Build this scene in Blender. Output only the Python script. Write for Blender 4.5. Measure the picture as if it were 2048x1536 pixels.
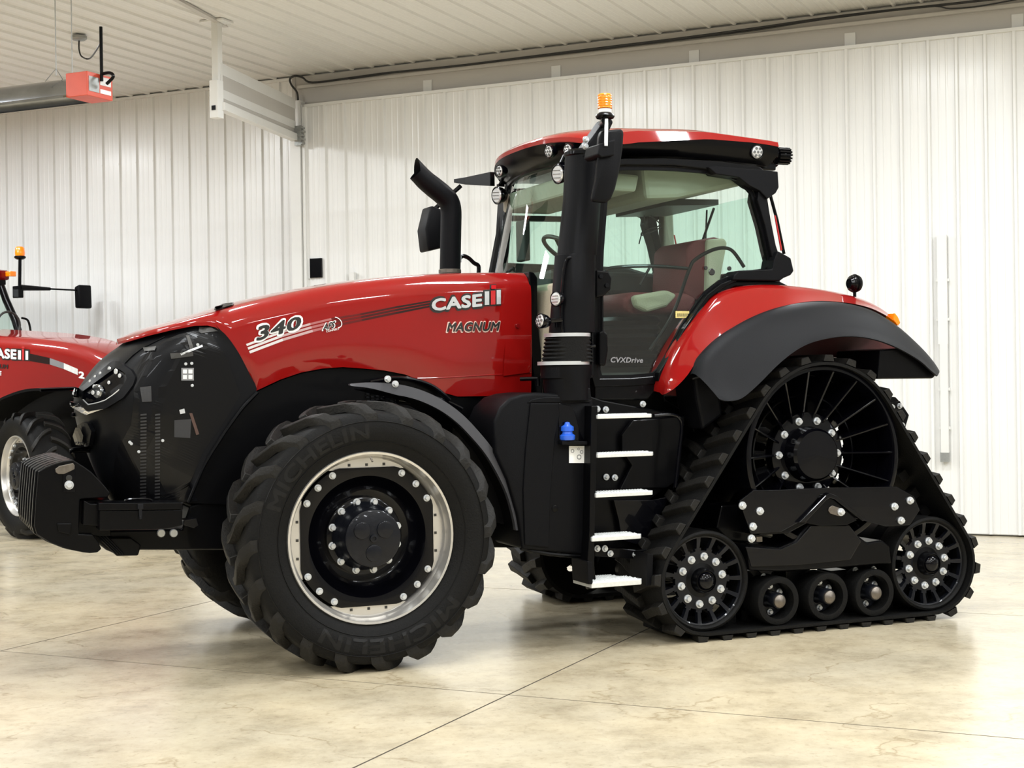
import bpy, bmesh, math, random
from mathutils import Vector, Matrix
from mathutils.bvhtree import BVHTree
random.seed(7)
PI = math.pi
for o in list(bpy.data.objects): bpy.data.objects.remove(o)
SC = bpy.context.scene; COL = SC.collection

# ------------------------------------------------------------------ camera
FOC = 2947.0; YAW = math.radians(22.8); PITCH = -12/2947.0; ROLL = 0.0145
CAM = Vector((-2.48, -9.70, 1.755))
fw = Vector((math.sin(YAW)*math.cos(PITCH), math.cos(YAW)*math.cos(PITCH), math.sin(PITCH)))
r0 = Vector((math.cos(YAW), -math.sin(YAW), 0)); u0 = r0.cross(fw)
RT = r0*math.cos(ROLL) - u0*math.sin(ROLL); UP = u0*math.cos(ROLL) + r0*math.sin(ROLL)
cd = bpy.data.cameras.new('camera'); cam = bpy.data.objects.new('camera', cd); COL.objects.link(cam)
cd.sensor_width = 36; cd.lens = 36*FOC/2048; cd.clip_end = 200
m = Matrix((RT, UP, -fw)).transposed().to_4x4(); m.translation = CAM; cam.matrix_world = m
SC.camera = cam
SC.view_settings.view_transform = 'Standard'; SC.view_settings.look = 'None'
SC.view_settings.gamma = 1; SC.view_settings.use_curve_mapping = False
SC.view_settings.exposure = 0.45
wd = bpy.data.worlds.new('world'); SC.world = wd; wd.use_nodes = True
wd.node_tree.nodes['Background'].inputs[0].default_value = (.9, .95, 1, 1)
wd.node_tree.nodes['Background'].inputs[1].default_value = .25

# hall axes: UW runs along the back wall to the right, NW points to it
UW = Vector((.6711, -.7413, 0)); NW = Vector((.7413, .6711, 0))
def hall(u, n, z=0.0): return UW*u + NW*n + Vector((0, 0, z))
HROT = math.atan2(UW.y, UW.x)
CEIL = 5.77; WALLN = 8.12; DOORN = 7.98

def lamp(u, n, z, sx, sy, power, col=(.925, .965, 1), tilt=None):
    l = bpy.data.lights.new('ceiling_lamp', 'AREA'); l.shape = 'RECTANGLE'; l.size = sx; l.size_y = sy
    l.energy = power; l.color = col
    o = bpy.data.objects.new('ceiling_lamp', l); COL.objects.link(o); o.location = hall(u, n, z)
    o.rotation_euler = (tilt[0], tilt[1], HROT) if tilt else (0, 0, HROT)
    return o
for u in (-11.2, -7.9, -1.6, 2.6, 6.8, 11):
    for n in (-11.5, -7.5, -3.5, .3, 4.4):
        lamp(u, n, 5.62, 1.25, .42, (128 if u < -5 else 96 if u < 5 else 135) if n > -5 else (125 if u < -5 else 100))

# ------------------------------------------------------------------ pixel to place helpers
def _ray(x, y): return fw + RT*((x-1024)/FOC) - UP*((y-768)/FOC)
def atY(x, y, Y): d = _ray(x, y); return CAM + d*((Y-CAM.y)/d.y)
def atX(x, y, X): d = _ray(x, y); return CAM + d*((X-CAM.x)/d.x)
def atZ(x, y, Z): d = _ray(x, y); return CAM + d*((Z-CAM.z)/d.z)
def atW(x, y, n):
    d = _ray(x, y); return CAM + d*((n-CAM.dot(NW))/d.dot(NW))
def XZ(pts, Y): return [(atY(a, b, Y).x, atY(a, b, Y).z) for a, b in pts]

# ------------------------------------------------------------------ materials
def M(name, col, rough=.5, metal=0.0, coat=0.0, bump=None, noise=None, spec=.5, emit=None):
    mt = bpy.data.materials.new(name); mt.use_nodes = True; nt = mt.node_tree
    b = nt.nodes['Principled BSDF']
    b.inputs['Base Color'].default_value = (*col, 1); b.inputs['Roughness'].default_value = rough
    b.inputs['Metallic'].default_value = metal; b.inputs['Coat Weight'].default_value = coat
    b.inputs['Coat Roughness'].default_value = .04; b.inputs['Specular IOR Level'].default_value = spec
    if emit: b.inputs['Emission Color'].default_value = (*emit[0], 1); b.inputs['Emission Strength'].default_value = emit[1]
    tc = nt.nodes.new('ShaderNodeTexCoord')
    if noise:
        sc, amt = noise
        n = nt.nodes.new('ShaderNodeTexNoise'); n.inputs['Scale'].default_value = sc; n.inputs['Detail'].default_value = 6
        nt.links.new(tc.outputs['Object'], n.inputs['Vector'])
        r = nt.nodes.new('ShaderNodeMapRange'); r.inputs['To Min'].default_value = 1-amt; r.inputs['To Max'].default_value = 1+amt
        nt.links.new(n.outputs['Fac'], r.inputs['Value'])
        h = nt.nodes.new('ShaderNodeVectorMath'); h.operation = 'SCALE'; h.inputs[0].default_value = col
        nt.links.new(r.outputs[0], h.inputs['Scale']); nt.links.new(h.outputs[0], b.inputs['Base Color'])
    if bump:
        sc, st = bump
        n = nt.nodes.new('ShaderNodeTexNoise'); n.inputs['Scale'].default_value = sc; n.inputs['Detail'].default_value = 4
        nt.links.new(tc.outputs['Object'], n.inputs['Vector'])
        q = nt.nodes.new('ShaderNodeBump'); q.inputs['Strength'].default_value = st; q.inputs['Distance'].default_value = .01
        nt.links.new(n.outputs['Fac'], q.inputs['Height']); nt.links.new(q.outputs[0], b.inputs['Normal'])
    return mt
def glass(name, tint, refl=.9):
    mt = bpy.data.materials.new(name); mt.use_nodes = True; nt = mt.node_tree; nt.nodes.clear(); L = nt.links
    out = nt.nodes.new('ShaderNodeOutputMaterial'); mix = nt.nodes.new('ShaderNodeMixShader')
    t = nt.nodes.new('ShaderNodeBsdfTransparent'); t.inputs[0].default_value = (*tint, 1)
    g = nt.nodes.new('ShaderNodeBsdfGlossy'); g.inputs['Roughness'].default_value = .01
    g.inputs[0].default_value = (refl, refl, refl, 1)
    lw = nt.nodes.new('ShaderNodeLayerWeight'); lw.inputs[0].default_value = .5
    p = nt.nodes.new('ShaderNodeMath'); p.operation = 'POWER'; p.inputs[1].default_value = 5; L.new(lw.outputs['Facing'], p.inputs[0])
    q = nt.nodes.new('ShaderNodeMath'); q.operation = 'MULTIPLY_ADD'; q.inputs[1].default_value = .9; q.inputs[2].default_value = .06; L.new(p.outputs[0], q.inputs[0])
    L.new(q.outputs[0], mix.inputs[0]); L.new(t.outputs[0], mix.inputs[1]); L.new(g.outputs[0], mix.inputs[2]); L.new(mix.outputs[0], out.inputs[0])
    return mt
RED = M('red_paint', (.245, .0040, .0034), .4, coat=1.0, spec=.05)
RED2 = M('dark_red_paint', (.16, .003, .004), .35, coat=.8, spec=.05)
BLACK = M('black_paint', (.0016, .0016, .0021), .34, coat=.08, spec=.10)
GLOSSB = M('gloss_black', (.0015, .0015, .0026), .2, coat=.28, spec=.1)
SCREEN = M('dark_mesh_screen', (.0030, .0030, .0036), .28, spec=.2, coat=.10)
PLAST = M('grey_black_plastic', (.0032, .0033, .0042), .46, spec=.10, bump=(260, .12))
FENDG = M('grey_fender_plastic', (.050, .050, .056), .5, spec=.3)
FLARE = M('fender_flare_plastic', (.0100, .0103, .0118), .5, spec=.12, bump=(300, .1))
NOSE = M('cowl_plastic', (.0042, .0044, .0054), .40, coat=.05, spec=.12, bump=(300, .05))
DKGREY = M('hub_grey', (.0048, .0054, .0080), .35, coat=.2, spec=.15, bump=(60, .15))
RUBBER = M('tyre_rubber', (.0040, .0039, .0038), .62, spec=.15, bump=(90, .3), noise=(6, .25))
LETTER = M('raised_rubber_lettering', (.0068, .0065, .0063), .5, spec=.2)
DIM = M('dim_engine_metal', (.045, .043, .040), .4, .3)  # fittings laid over the screen; its dimming is put into their colour
DIMP = M('dim_radiator_plastic', (.022, .022, .024), .5)
LUG = M('worn_lug_rubber', (.0100, .0092, .0080), .56, spec=.22, bump=(70, .35), noise=(9, .35))
SILVER = M('silver_rim_paint', (.62, .60, .57), .3, .75)
ZINC = M('zinc_plated_steel', (.62, .64, .66), .35, .6)
CHROME = M('chrome', (.8, .8, .82), .1, 1.0)
STEEL = M('weathered_steel', (.16, .14, .12), .4, .8, noise=(40, .4))
TREAD = M('galvanised_step', (.78, .80, .80), .35, .45, noise=(60, .15))
AMBER = M('amber_lens', (1.0, .22, .0), .18, coat=.8, emit=((1, .25, 0), .15))
ORANGE = M('heater_orange_paint', (.62, .085, .045), .4, noise=(8, .12))
LENS = M('clear_lamp_lens', (.72, .73, .74), .12, .35, coat=1.0)
LED = M('lamp_reflector', (.30, .31, .32), .15, .9)
BLUE = M('blue_filler_cap', (.02, .11, .62), .35, coat=.3)
WHITE = M('white_print', (.85, .85, .83), .4)
PRINTB = M('black_print', (.01, .01, .01), .35, coat=.5)
GREYP = M('grey_print', (.22, .22, .23), .35)
STICKER = M('safety_sticker', (.72, .72, .70), .5, noise=(30, .2))
YELLOW = M('yellow_sticker', (.62, .5, .18), .5, noise=(80, .4))
SEATR = M('maroon_seat_fabric', (.16, .018, .022), .7, bump=(120, .3))
SEATB = M('tan_seat_fabric', (.50, .44, .33), .75, bump=(120, .3))
BEIGE = M('cab_headliner', (.36, .33, .27), .8, noise=(20, .06))
CABIN = M('cab_interior_plastic', (.022, .022, .021), .5)
WHITEM = M('white_steel', (.74, .74, .72), .35, noise=(3, .05))
GREYW = M('grey_header_steel', (.52, .50, .47), .4, noise=(1.5, .05))
GALV = M('galvanised_box', (.33, .34, .33), .45, .5, noise=(30, .2))
ALU = M('polished_aluminium', (.26, .27, .29), .18, 1.0, noise=(5, .3))
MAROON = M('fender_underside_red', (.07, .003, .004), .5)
WIRE = M('black_cable', (.02, .02, .02), .5)
BROWNISH = M('copper_brown_pipe', (.22, .12, .08), .5)
GLASS = glass('tinted_cab_glass', (.76, .92, .86))
CLEAR = glass('clear_lens_glass', (.93, .95, .95))
SMOKE = glass('dark_window_glass', (.10, .10, .11))
REDL = M('red_lamp_lens', (.5, .01, .015), .15, coat=1.0)

def wallmat(name, col, rough):
    mt = M(name, col, rough, .0, coat=.25); nt = mt.node_tree; b = nt.nodes['Principled BSDF']
    b.inputs['Coat Roughness'].default_value = .18
    tc = nt.nodes.new('ShaderNodeTexCoord'); mp = nt.nodes.new('ShaderNodeMapping'); mp.inputs['Scale'].default_value = (14, 14, .25)
    nt.links.new(tc.outputs['Object'], mp.inputs[0])
    n = nt.nodes.new('ShaderNodeTexNoise'); n.inputs['Scale'].default_value = 1.4; n.inputs['Detail'].default_value = 5
    nt.links.new(mp.outputs[0], n.inputs['Vector'])
    r = nt.nodes.new('ShaderNodeMapRange'); r.inputs['To Min'].default_value = .93; r.inputs['To Max'].default_value = 1.05
    nt.links.new(n.outputs['Fac'], r.inputs['Value'])
    h = nt.nodes.new('ShaderNodeVectorMath'); h.operation = 'SCALE'; h.inputs[0].default_value = col
    nt.links.new(r.outputs[0], h.inputs['Scale']); nt.links.new(h.outputs[0], b.inputs['Base Color'])
    q = nt.nodes.new('ShaderNodeBump'); q.inputs['Strength'].default_value = .12; q.inputs['Distance'].default_value = .02
    nt.links.new(n.outputs['Fac'], q.inputs['Height']); nt.links.new(q.outputs[0], b.inputs['Normal'])
    return mt
WALLM = wallmat('white_ribbed_steel', (.79, .79, .775), .32)
CEILM = wallmat('ceiling_steel', (.76, .75, .72), .4)

def floormat():
    mt = bpy.data.materials.new('polished_concrete'); mt.use_nodes = True; nt = mt.node_tree; L = nt.links
    b = nt.nodes['Principled BSDF']; tc = nt.nodes.new('ShaderNodeTexCoord')
    mp = nt.nodes.new('ShaderNodeMapping'); mp.inputs['Rotation'].default_value = (0, 0, YAW); mp.inputs['Scale'].default_value = (1, 1, 1)
    L.new(tc.outputs['Object'], mp.inputs[0])
    def noise(sc, det, rgh=.6, vec=None):
        n = nt.nodes.new('ShaderNodeTexNoise'); n.inputs['Scale'].default_value = sc; n.inputs['Detail'].default_value = det
        n.inputs['Roughness'].default_value = rgh; L.new(vec or mp.outputs[0], n.inputs['Vector']); return n
    def ramp(src, stops):
        r = nt.nodes.new('ShaderNodeValToRGB'); e = r.color_ramp.elements
        e[0].position, e[0].color = stops[0][0], (*stops[0][1], 1); e[1].position, e[1].color = stops[-1][0], (*stops[-1][1], 1)
        for p, c in stops[1:-1]:
            k = e.new(p); k.color = (*c, 1)
        L.new(src, r.inputs[0]); return r
    big = noise(.5, 5); mid = noise(2.2, 10, .74); fine = noise(22, 8, .75)
    c1 = ramp(mid.outputs['Fac'], [(.30, (.39, .325, .225)), (.43, (.50, .43, .30)), (.50, (.56, .485, .345)), (.62, (.61, .535, .385)), (.78, (.52, .45, .32))])
    c2 = ramp(big.outputs['Fac'], [(.35, (.88, .90, .94)), (.62, (1.04, 1.02, .98))])
    mu = nt.nodes.new('ShaderNodeMix'); mu.data_type = 'RGBA'; mu.blend_type = 'MULTIPLY'; mu.inputs['Factor'].default_value = 1
    L.new(c1.outputs[0], mu.inputs['A']); L.new(c2.outputs[0], mu.inputs['B'])
    c3 = ramp(fine.outputs['Fac'], [(.30, (.60, .56, .50)), (.44, (1, 1, 1)), (.75, (1.05, 1.05, 1.04))])
    mu2 = nt.nodes.new('ShaderNodeMix'); mu2.data_type = 'RGBA'; mu2.blend_type = 'MULTIPLY'; mu2.inputs['Factor'].default_value = .8
    L.new(mu.outputs['Result'], mu2.inputs['A']); L.new(c3.outputs[0], mu2.inputs['B'])
    # dark scuffs and hairline cracks
    cr = nt.nodes.new('ShaderNodeTexNoise'); cr.inputs['Scale'].default_value = .9; cr.inputs['Detail'].default_value = 9; L.new(mp.outputs[0], cr.inputs['Vector'])
    a = nt.nodes.new('ShaderNodeMath'); a.operation = 'SUBTRACT'; a.inputs[1].default_value = .5; L.new(cr.outputs['Fac'], a.inputs[0])
    ab = nt.nodes.new('ShaderNodeMath'); ab.operation = 'ABSOLUTE'; L.new(a.outputs[0], ab.inputs[0])
    c4 = ramp(ab.outputs[0], [(.0, (.74, .70, .64)), (.007, (1, 1, 1))])
    msk = noise(1.7, 2)
    c5 = ramp(msk.outputs['Fac'], [(.48, (0, 0, 0)), (.58, (1, 1, 1))])
    mu3 = nt.nodes.new('ShaderNodeMix'); mu3.data_type = 'RGBA'; mu3.blend_type = 'MULTIPLY'
    L.new(c5.outputs[0], mu3.inputs['Factor']); L.new(mu2.outputs['Result'], mu3.inputs['A']); L.new(c4.outputs[0], mu3.inputs['B'])
    L.new(mu3.outputs['Result'], b.inputs['Base Color'])
    rr = nt.nodes.new('ShaderNodeMapRange'); rr.inputs['To Min'].default_value = .10; rr.inputs['To Max'].default_value = .34
    L.new(mid.outputs['Fac'], rr.inputs['Value']); L.new(rr.outputs[0], b.inputs['Roughness'])
    q = nt.nodes.new('ShaderNodeBump'); q.inputs['Strength'].default_value = .22; q.inputs['Distance'].default_value = .01
    L.new(mid.outputs['Fac'], q.inputs['Height']); L.new(q.outputs[0], b.inputs['Normal'])
    b.inputs['Specular IOR Level'].default_value = .8
    b.inputs['Coat Weight'].default_value = .3; b.inputs['Coat Roughness'].default_value = .22; b.inputs['Coat IOR'].default_value = 1.6
    L.new(q.outputs[0], b.inputs['Coat Normal'])
    return mt
FLOORM = floormat()
JOINT = M('dark_joint_filler', (.04, .03, .02), .9)

# ------------------------------------------------------------------ mesh helpers
def link(name, me, mat, parent=None, smooth=False, **props):
    o = bpy.data.objects.new(name, me); COL.objects.link(o)
    if mat is not None and len(me.materials) == 0: me.materials.append(mat)
    if parent is not None: o.parent = parent
    if smooth:
        for p in me.polygons: p.use_smooth = True
    for k, v in props.items(): o[k] = v
    return o
def mk(name, V, F, mat, parent=None, smooth=False, bevel=0, seg=2, angle=40, **props):
    bm = bmesh.new(); vs = [bm.verts.new(v) for v in V]
    for f in F:
        try: bm.faces.new([vs[i] for i in f])
        except ValueError: pass
    bmesh.ops.recalc_face_normals(bm, faces=bm.faces)
    if bevel: dobevel(bm, bevel, seg)
    me = bpy.data.meshes.new(name); bm.to_mesh(me); bm.free()
    o = link(name, me, mat, parent, **props)
    if smooth: shade(me, angle)
    return o
def dobevel(bm, w, seg=2, lim=30):
    ed = [e for e in bm.edges if len(e.link_faces) == 2 and e.calc_face_angle(0) > math.radians(lim)]
    if ed: bmesh.ops.bevel(bm, geom=ed, offset=w, segments=seg, affect='EDGES', profile=.5, clamp_overlap=True)
def shade(me, angle=40):
    me.polygons.foreach_set('use_smooth', [True]*len(me.polygons))
    bm = bmesh.new(); bm.from_mesh(me)
    for e in bm.edges: e.smooth = not (len(e.link_faces) == 2 and e.calc_face_angle(0) > math.radians(angle))
    bm.to_mesh(me); bm.free()
class MB:
    """collects shapes into one mesh"""
    def __init__(s): s.V = []; s.F = []
    def add(s, V, F): k = len(s.V); s.V += [tuple(v) for v in V]; s.F += [tuple(i+k for i in f) for f in F]; return s
    def box(s, c, d, rot=None):
        x, y, z = [q/2 for q in d]; R = rot or Matrix.Identity(3); c = Vector(c)
        V = [c + R @ Vector((a*x, b*y, e*z)) for a in (-1, 1) for b in (-1, 1) for e in (-1, 1)]
        return s.add(V, [(0, 1, 3, 2), (4, 6, 7, 5), (0, 4, 5, 1), (2, 3, 7, 6), (0, 2, 6, 4), (1, 5, 7, 3)])
    def prism(s, pts, y0, y1, pts1=None):
        """polygon in the X-Z plane swept along Y"""
        n = len(pts); p1 = pts1 or pts
        V = [(a, y0, b) for a, b in pts] + [(a, y1, b) for a, b in p1]
        F = [tuple(range(n)), tuple(range(2*n-1, n-1, -1))] + [(i, (i+1) % n, n+(i+1) % n, n+i) for i in range(n)]
        return s.add(V, F)
    def lathe(s, prof, c=(0, 0, 0), n=32, axis='Y', closed=False):
        """prof = (radius, along-axis) pairs"""
        V = []; F = []; c = Vector(c); k = len(prof)
        for i in range(n):
            a = 2*PI*i/n; ca, sa = math.cos(a), math.sin(a)
            for r, h in prof:
                p = (r*ca, h, r*sa) if axis == 'Y' else ((r*ca, r*sa, h) if axis == 'Z' else (h, r*ca, r*sa))
                V.append(c + Vector(p))
        for i in range(n):
            j = (i+1) % n
            for q in range(k-1 if not closed else k):
                q2 = (q+1) % k; F.append((i*k+q, i*k+q2, j*k+q2, j*k+q))
        if not closed:
            for q in (0, k-1):
                if prof[q][0] > 1e-5: F.append(tuple(i*k+q for i in range(n)))
        return s.add(V, F)
    def tube(s, P, r, n=10, closed=False, rs=None):
        P = [Vector(p) for p in P]; V = []; F = []; N = len(P); up = None
        for i, p in enumerate(P):
            t = (P[(i+1) % N] - P[i-1]) if closed else (P[min(i+1, N-1)] - P[max(i-1, 0)])
            t.normalize()
            if up is None: up = t.orthogonal().normalized()
            up = (up - t*up.dot(t)).normalized(); w = t.cross(up); rr = rs[i] if rs else r
            V += [p + (up*math.cos(2*PI*k/n) + w*math.sin(2*PI*k/n))*rr for k in range(n)]
        for i in range(N if closed else N-1):
            j = (i+1) % N
            for k in range(n): F.append((i*n+k, i*n+(k+1) % n, j*n+(k+1) % n, j*n+k))
        if not closed: F += [tuple(range(n)), tuple(range((N-1)*n, N*n))]
        return s.add(V, F)
    def sheet(s, rows):
        k = len(s.V); R = len(rows); C = len(rows[0])
        s.V += [tuple(p) for r in rows for p in r]
        s.F += [(k+i*C+j, k+i*C+j+1, k+(i+1)*C+j+1, k+(i+1)*C+j) for i in range(R-1) for j in range(C-1)]
        return s
    def ring(s, inner, outer, y0, y1):
        """frame between two equal-length outlines in X-Z"""
        n = len(inner)
        V = [(a, y, b) for y in (y0, y1) for P in (inner, outer) for a, b in P]
        F = []
        for i in range(n):
            j = (i+1) % n
            F += [(i, j, n+j, n+i), (2*n+i, 3*n+i, 3*n+j, 2*n+j), (i, 2*n+i, 2*n+j, j), (n+i, n+j, 3*n+j, 3*n+i)]
        return s.add(V, F)
    def build(s, name, mat, parent=None, smooth=False, bevel=0, seg=2, angle=40, **props):
        return mk(name, s.V, s.F, mat, parent, smooth, bevel, seg, angle, **props)
def curve(pts, n=6, closed=False):
    """Catmull-Rom through points"""
    P = [Vector(p) for p in pts]; out = []; N = len(P)
    for i in range(N if closed else N-1):
        g = lambda k: P[k % N] if closed else P[max(0, min(N-1, k))]
        a, b, c, d = g(i-1), g(i), g(i+1), g(i+2)
        for k in range(n):
            t = k/n
            out.append(.5*((2*b) + (c-a)*t + (2*a-5*b+4*c-d)*t*t + (3*b-a-3*c+d)*t**3))
    if not closed: out.append(P[-1])
    return out
def curve2(pts, n=5, closed=False): return [(p[0], p[1]) for p in curve([(a, b, 0) for a, b in pts], n, closed)]
def offset(poly, d):
    n = len(poly); A = sum(poly[i][0]*poly[(i+1) % n][1]-poly[(i+1) % n][0]*poly[i][1] for i in range(n)); s = 1 if A > 0 else -1
    out = []
    for i in range(n):
        p, q, r = [Vector(poly[k % n]) for k in (i-1, i, i+1)]
        a = (q-p).normalized(); b = (r-q).normalized(); t = (a+b)
        t = t.normalized() if t.length > 1e-6 else a
        nn = Vector((t.y, -t.x))*s; c = max(.5, nn.dot(Vector((a.y, -a.x))*s)); out.append(tuple(q+nn*(d/c)))
    return out
def interp(tab, x):
    if x <= tab[0][0]: return tab[0][1]
    for (a, b), (c, d) in zip(tab, tab[1:]):
        if x <= c: return b+(d-b)*(x-a)/(c-a) if c > a else d
    return tab[-1][1]
def smooth_tab(pts, n=6): return curve2(pts, n)
def empty(name, loc, label, cat, group=None, rz=0):
    o = bpy.data.objects.new(name, None); COL.objects.link(o); o.location = loc; o.rotation_euler = (0, 0, rz)
    o.empty_display_size = .3; o['label'] = label; o['category'] = cat
    if group: o['group'] = group
    return o
def tag(o, label, cat, group=None):
    o['label'] = label; o['category'] = cat
    if group: o['group'] = group
    return o
def inst(me, name, loc, parent, rot=None, **props):
    o = bpy.data.objects.new(name, me); COL.objects.link(o); o.parent = parent; o.location = loc
    if rot is not None: o.rotation_euler = rot
    for k, v in props.items(): o[k] = v
    return o
def copy_tree(o, parent=None, fn=None):
    c = o.copy(); COL.objects.link(c); c.parent = parent
    for ch in [q for q in o.children]: copy_tree(ch, c)
    return c
def bvh(o):
    me = o.data; return BVHTree.FromPolygons([v.co[:] for v in me.vertices], [p.vertices[:] for p in me.polygons])
def hitpx(T, x, y, off=.004):
    d = _ray(x, y).normalized(); h = T.ray_cast(CAM, d)
    return (h[0] + (h[1] if h[1].dot(d) < 0 else -h[1])*off) if h[0] else None
def hitY(T, X, Z, off=.004, start=-3):
    h = T.ray_cast(Vector((X, start, Z)), Vector((0, 1, 0)))
    return h[0] + Vector((0, -off, 0)) if h[0] else None
# hex bolt shared mesh, head towards -Y
def bolt_mesh(name, r, h, mat, washer=1.35):
    b = MB().lathe([(0, 0), (r*washer, 0), (r*washer, -h*.3), (0, -h*.3)], n=14)
    b.lathe([(0, -h*.3), (r, -h*.3), (r, -h*.85), (r*.82, -h), (0, -h)], n=6)
    o = b.build(name, mat); me = o.data; bpy.data.objects.remove(o); return me
BOLT = bolt_mesh('bolt', .016, .028, ZINC)
BIGBOLT = bolt_mesh('big_bolt', .020, .032, ZINC)
NUT = bolt_mesh('nut', .019, .035, ZINC, 1.25)
def text_mesh(s, size=1.0, bold=.0, shear=0.0):
    """flat lettering; boldness by overlaying shifted copies of the glyphs"""
    c = bpy.data.curves.new('t', 'FONT'); c.body = s; c.size = size; c.shear = shear; c.resolution_u = 3
    c.space_character = 1+bold*1.6
    o = bpy.data.objects.new('t', c); COL.objects.link(o); bpy.context.view_layer.update()
    dg = bpy.context.evaluated_depsgraph_get(); me = bpy.data.meshes.new_from_object(o.evaluated_get(dg))
    V0 = [v.co.copy() for v in me.vertices]; F0 = [p.vertices[:] for p in me.polygons]
    bpy.data.objects.remove(o); bpy.data.meshes.remove(me)
    V = []; F = []
    for k in range(12 if bold else 1):
        a = 2*PI*k/12; k0 = len(V); V += [v+Vector((math.cos(a)*bold, math.sin(a)*bold, k)) for v in V0]; F += [tuple(i+k0 for i in f) for f in F0]
    x0 = min(v.x for v in V); x1 = max(v.x for v in V); y0 = min(v.y for v in V); y1 = max(v.y for v in V)
    return [Vector(((v.x-x0)/(x1-x0), (v.y-y0)/(y1-y0), v.z)) for v in V], F
def subdiv(V, F, cuts):
    bm = bmesh.new(); vs = [bm.verts.new(v) for v in V]
    for f in F:
        try: bm.faces.new([vs[i] for i in f])
        except ValueError: pass
    bmesh.ops.triangulate(bm, faces=bm.faces)
    for _ in range(cuts): bmesh.ops.subdivide_edges(bm, edges=bm.edges, cuts=1)
    bm.verts.index_update(); out = [v.co.copy() for v in bm.verts], [tuple(v.index for v in f.verts) for f in bm.faces]; bm.free(); return out
def decal(name, T, V, F, quad, mat, parent, off=.004, cuts=1):
    """unit-square artwork laid on a surface; quad = pixel corners bl, br, tr, tl as lit on plane, mapped along Y"""
    V, F = subdiv(V, F, cuts); P = []
    bl, br, tr, tl = [Vector(q) for q in quad]
    for v in V:
        p = bl*(1-v.x)*(1-v.y) + br*v.x*(1-v.y) + tr*v.x*v.y + tl*(1-v.x)*v.y
        h = hitpx(T, p.x, p.y, off+v.z*.00012); P.append(h if h else atY(p.x, p.y, -.5))
    return mk(name, P, F, mat, parent)

# ================================================================== HALL
# floor: sawn concrete slabs with recessed joints
SL = 3.71; JU = 2.03; JN = -.975
fl = MB()
def slab_box(b, u0_, u1_, n0, n1, z0, z1):
    V = [hall(u, n, z) for z in (z0, z1) for u, n in ((u0_, n0), (u1_, n0), (u1_, n1), (u0_, n1))]
    b.add(V, [(0, 1, 2, 3), (4, 7, 6, 5), (0, 4, 5, 1), (1, 5, 6, 2), (2, 6, 7, 3), (3, 7, 4, 0)])
slab_box(fl, -24, 20, -24, 9, -.12, -.0015)
floor = fl.build('floor', JOINT, kind='structure')
g = .0065
us = [JU+SL*k for k in range(-7, 6)]; ns = [JN+SL*k for k in range(-6, 3)]
us = [-24]+[u for u in us if -24 < u < 20]+[20]; ns = [-24]+[n for n in ns if -24 < n < 8.3]+[8.3]
for a, b_ in zip(us, us[1:]):
    for c, d in zip(ns, ns[1:]):
        s = MB(); slab_box(s, a+g, b_-g, c+g, d-g, -.0035, 0); s.build('slab', FLOORM, floor)

# ribbed steel panels
def panel_mesh(w, h, rib=.032, rw=.05):
    """panel in local u (0..w), relief towards -n, height z"""
    prof = [(0, 0), (.012, -rib), (rw-.012, -rib), (rw, 0)]
    m1 = .10
    for k in (1, 2):
        x = rw+(w-rw)*k/3; prof += [(x-.014, 0), (x-.007, -.0035), (x+.007, -.0035), (x+.014, 0)]
    prof += [(w, 0)]
    V = [(x, y, z) for z in (0, h) for x, y in prof]; n = len(prof)
    F = [(i, i+1, n+i+1, n+i) for i in range(n-1)]
    for z in [h*.12, h*.36, h*.6, h*.84]:
        k = len(V); c = (rw/2, -rib, z)
        V += [(c[0]+.008*math.cos(a), c[1]-.004, c[2]+.008*math.sin(a)) for a in [PI/3*i for i in range(6)]]
        V += [(c[0]+.008*math.cos(a), c[1], c[2]+.008*math.sin(a)) for a in [PI/3*i for i in range(6)]]
        F += [tuple(range(k, k+6))]+[(k+i, k+(i+1) % 6, k+6+(i+1) % 6, k+6+i) for i in range(6)]
    o = mk('panel', V, F, WALLM); me = o.data; bpy.data.objects.remove(o); return me
def plate(name, u0_, u1_, n, z0, z1, mat, parent=None, th=.05, **props):
    b = MB(); V = [hall(u, nn, z) for z in (z0, z1) for u, nn in ((u0_, n), (u1_, n), (u1_, n+th), (u0_, n+th))]
    b.add(V, [(0, 1, 2, 3), (4, 7, 6, 5), (0, 4, 5, 1), (1, 5, 6, 2), (2, 6, 7, 3), (3, 7, 4, 0)])
    return b.build(name, mat, parent, **props)
wall = plate('wall_back', -24, 20, WALLN+.06, 0, 5.9, WHITEM, th=.1, kind='structure')
PW = .300; pm = panel_mesh(PW, CEIL)
for k in range(40):
    inst(pm, 'panel', hall(-5.264-PW*(k+1), WALLN+.04, 0), wall, (0, 0, HROT))
plate('corner_trim', -17.3, 8, WALLN-.01, 5.735, 5.77, WHITEM, wall, th=.05)
# sliding door leaf in front of the opening
DW = .294; DT = 5.365
door = plate('door_1', -5.02, 8.2, DOORN+.04, 0.01, DT-.03, WHITEM, th=.06, kind='structure')
dm = panel_mesh(DW, DT-.05)
for k in range(44):
    inst(dm, 'panel', hall(-5.06+DW*k, DOORN+.022, .02), door, (0, 0, HROT))
plate('top_trim', -5.06, 8, DOORN-.02, DT-.035, DT, WHITEM, door, th=.06)
plate('edge_trim', -5.075, -5.03, DOORN-.02, 0.01, DT, WHITEM, door, th=.07)
wb = plate('window_1', -4.99, -4.81, DOORN-.012, 3.10, 3.35, GLOSSB, th=.03, kind='structure')
plate('window_frame', -5.0, -4.985, DOORN-.02, 3.09, 3.36, WHITEM, wb, th=.03)
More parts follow.
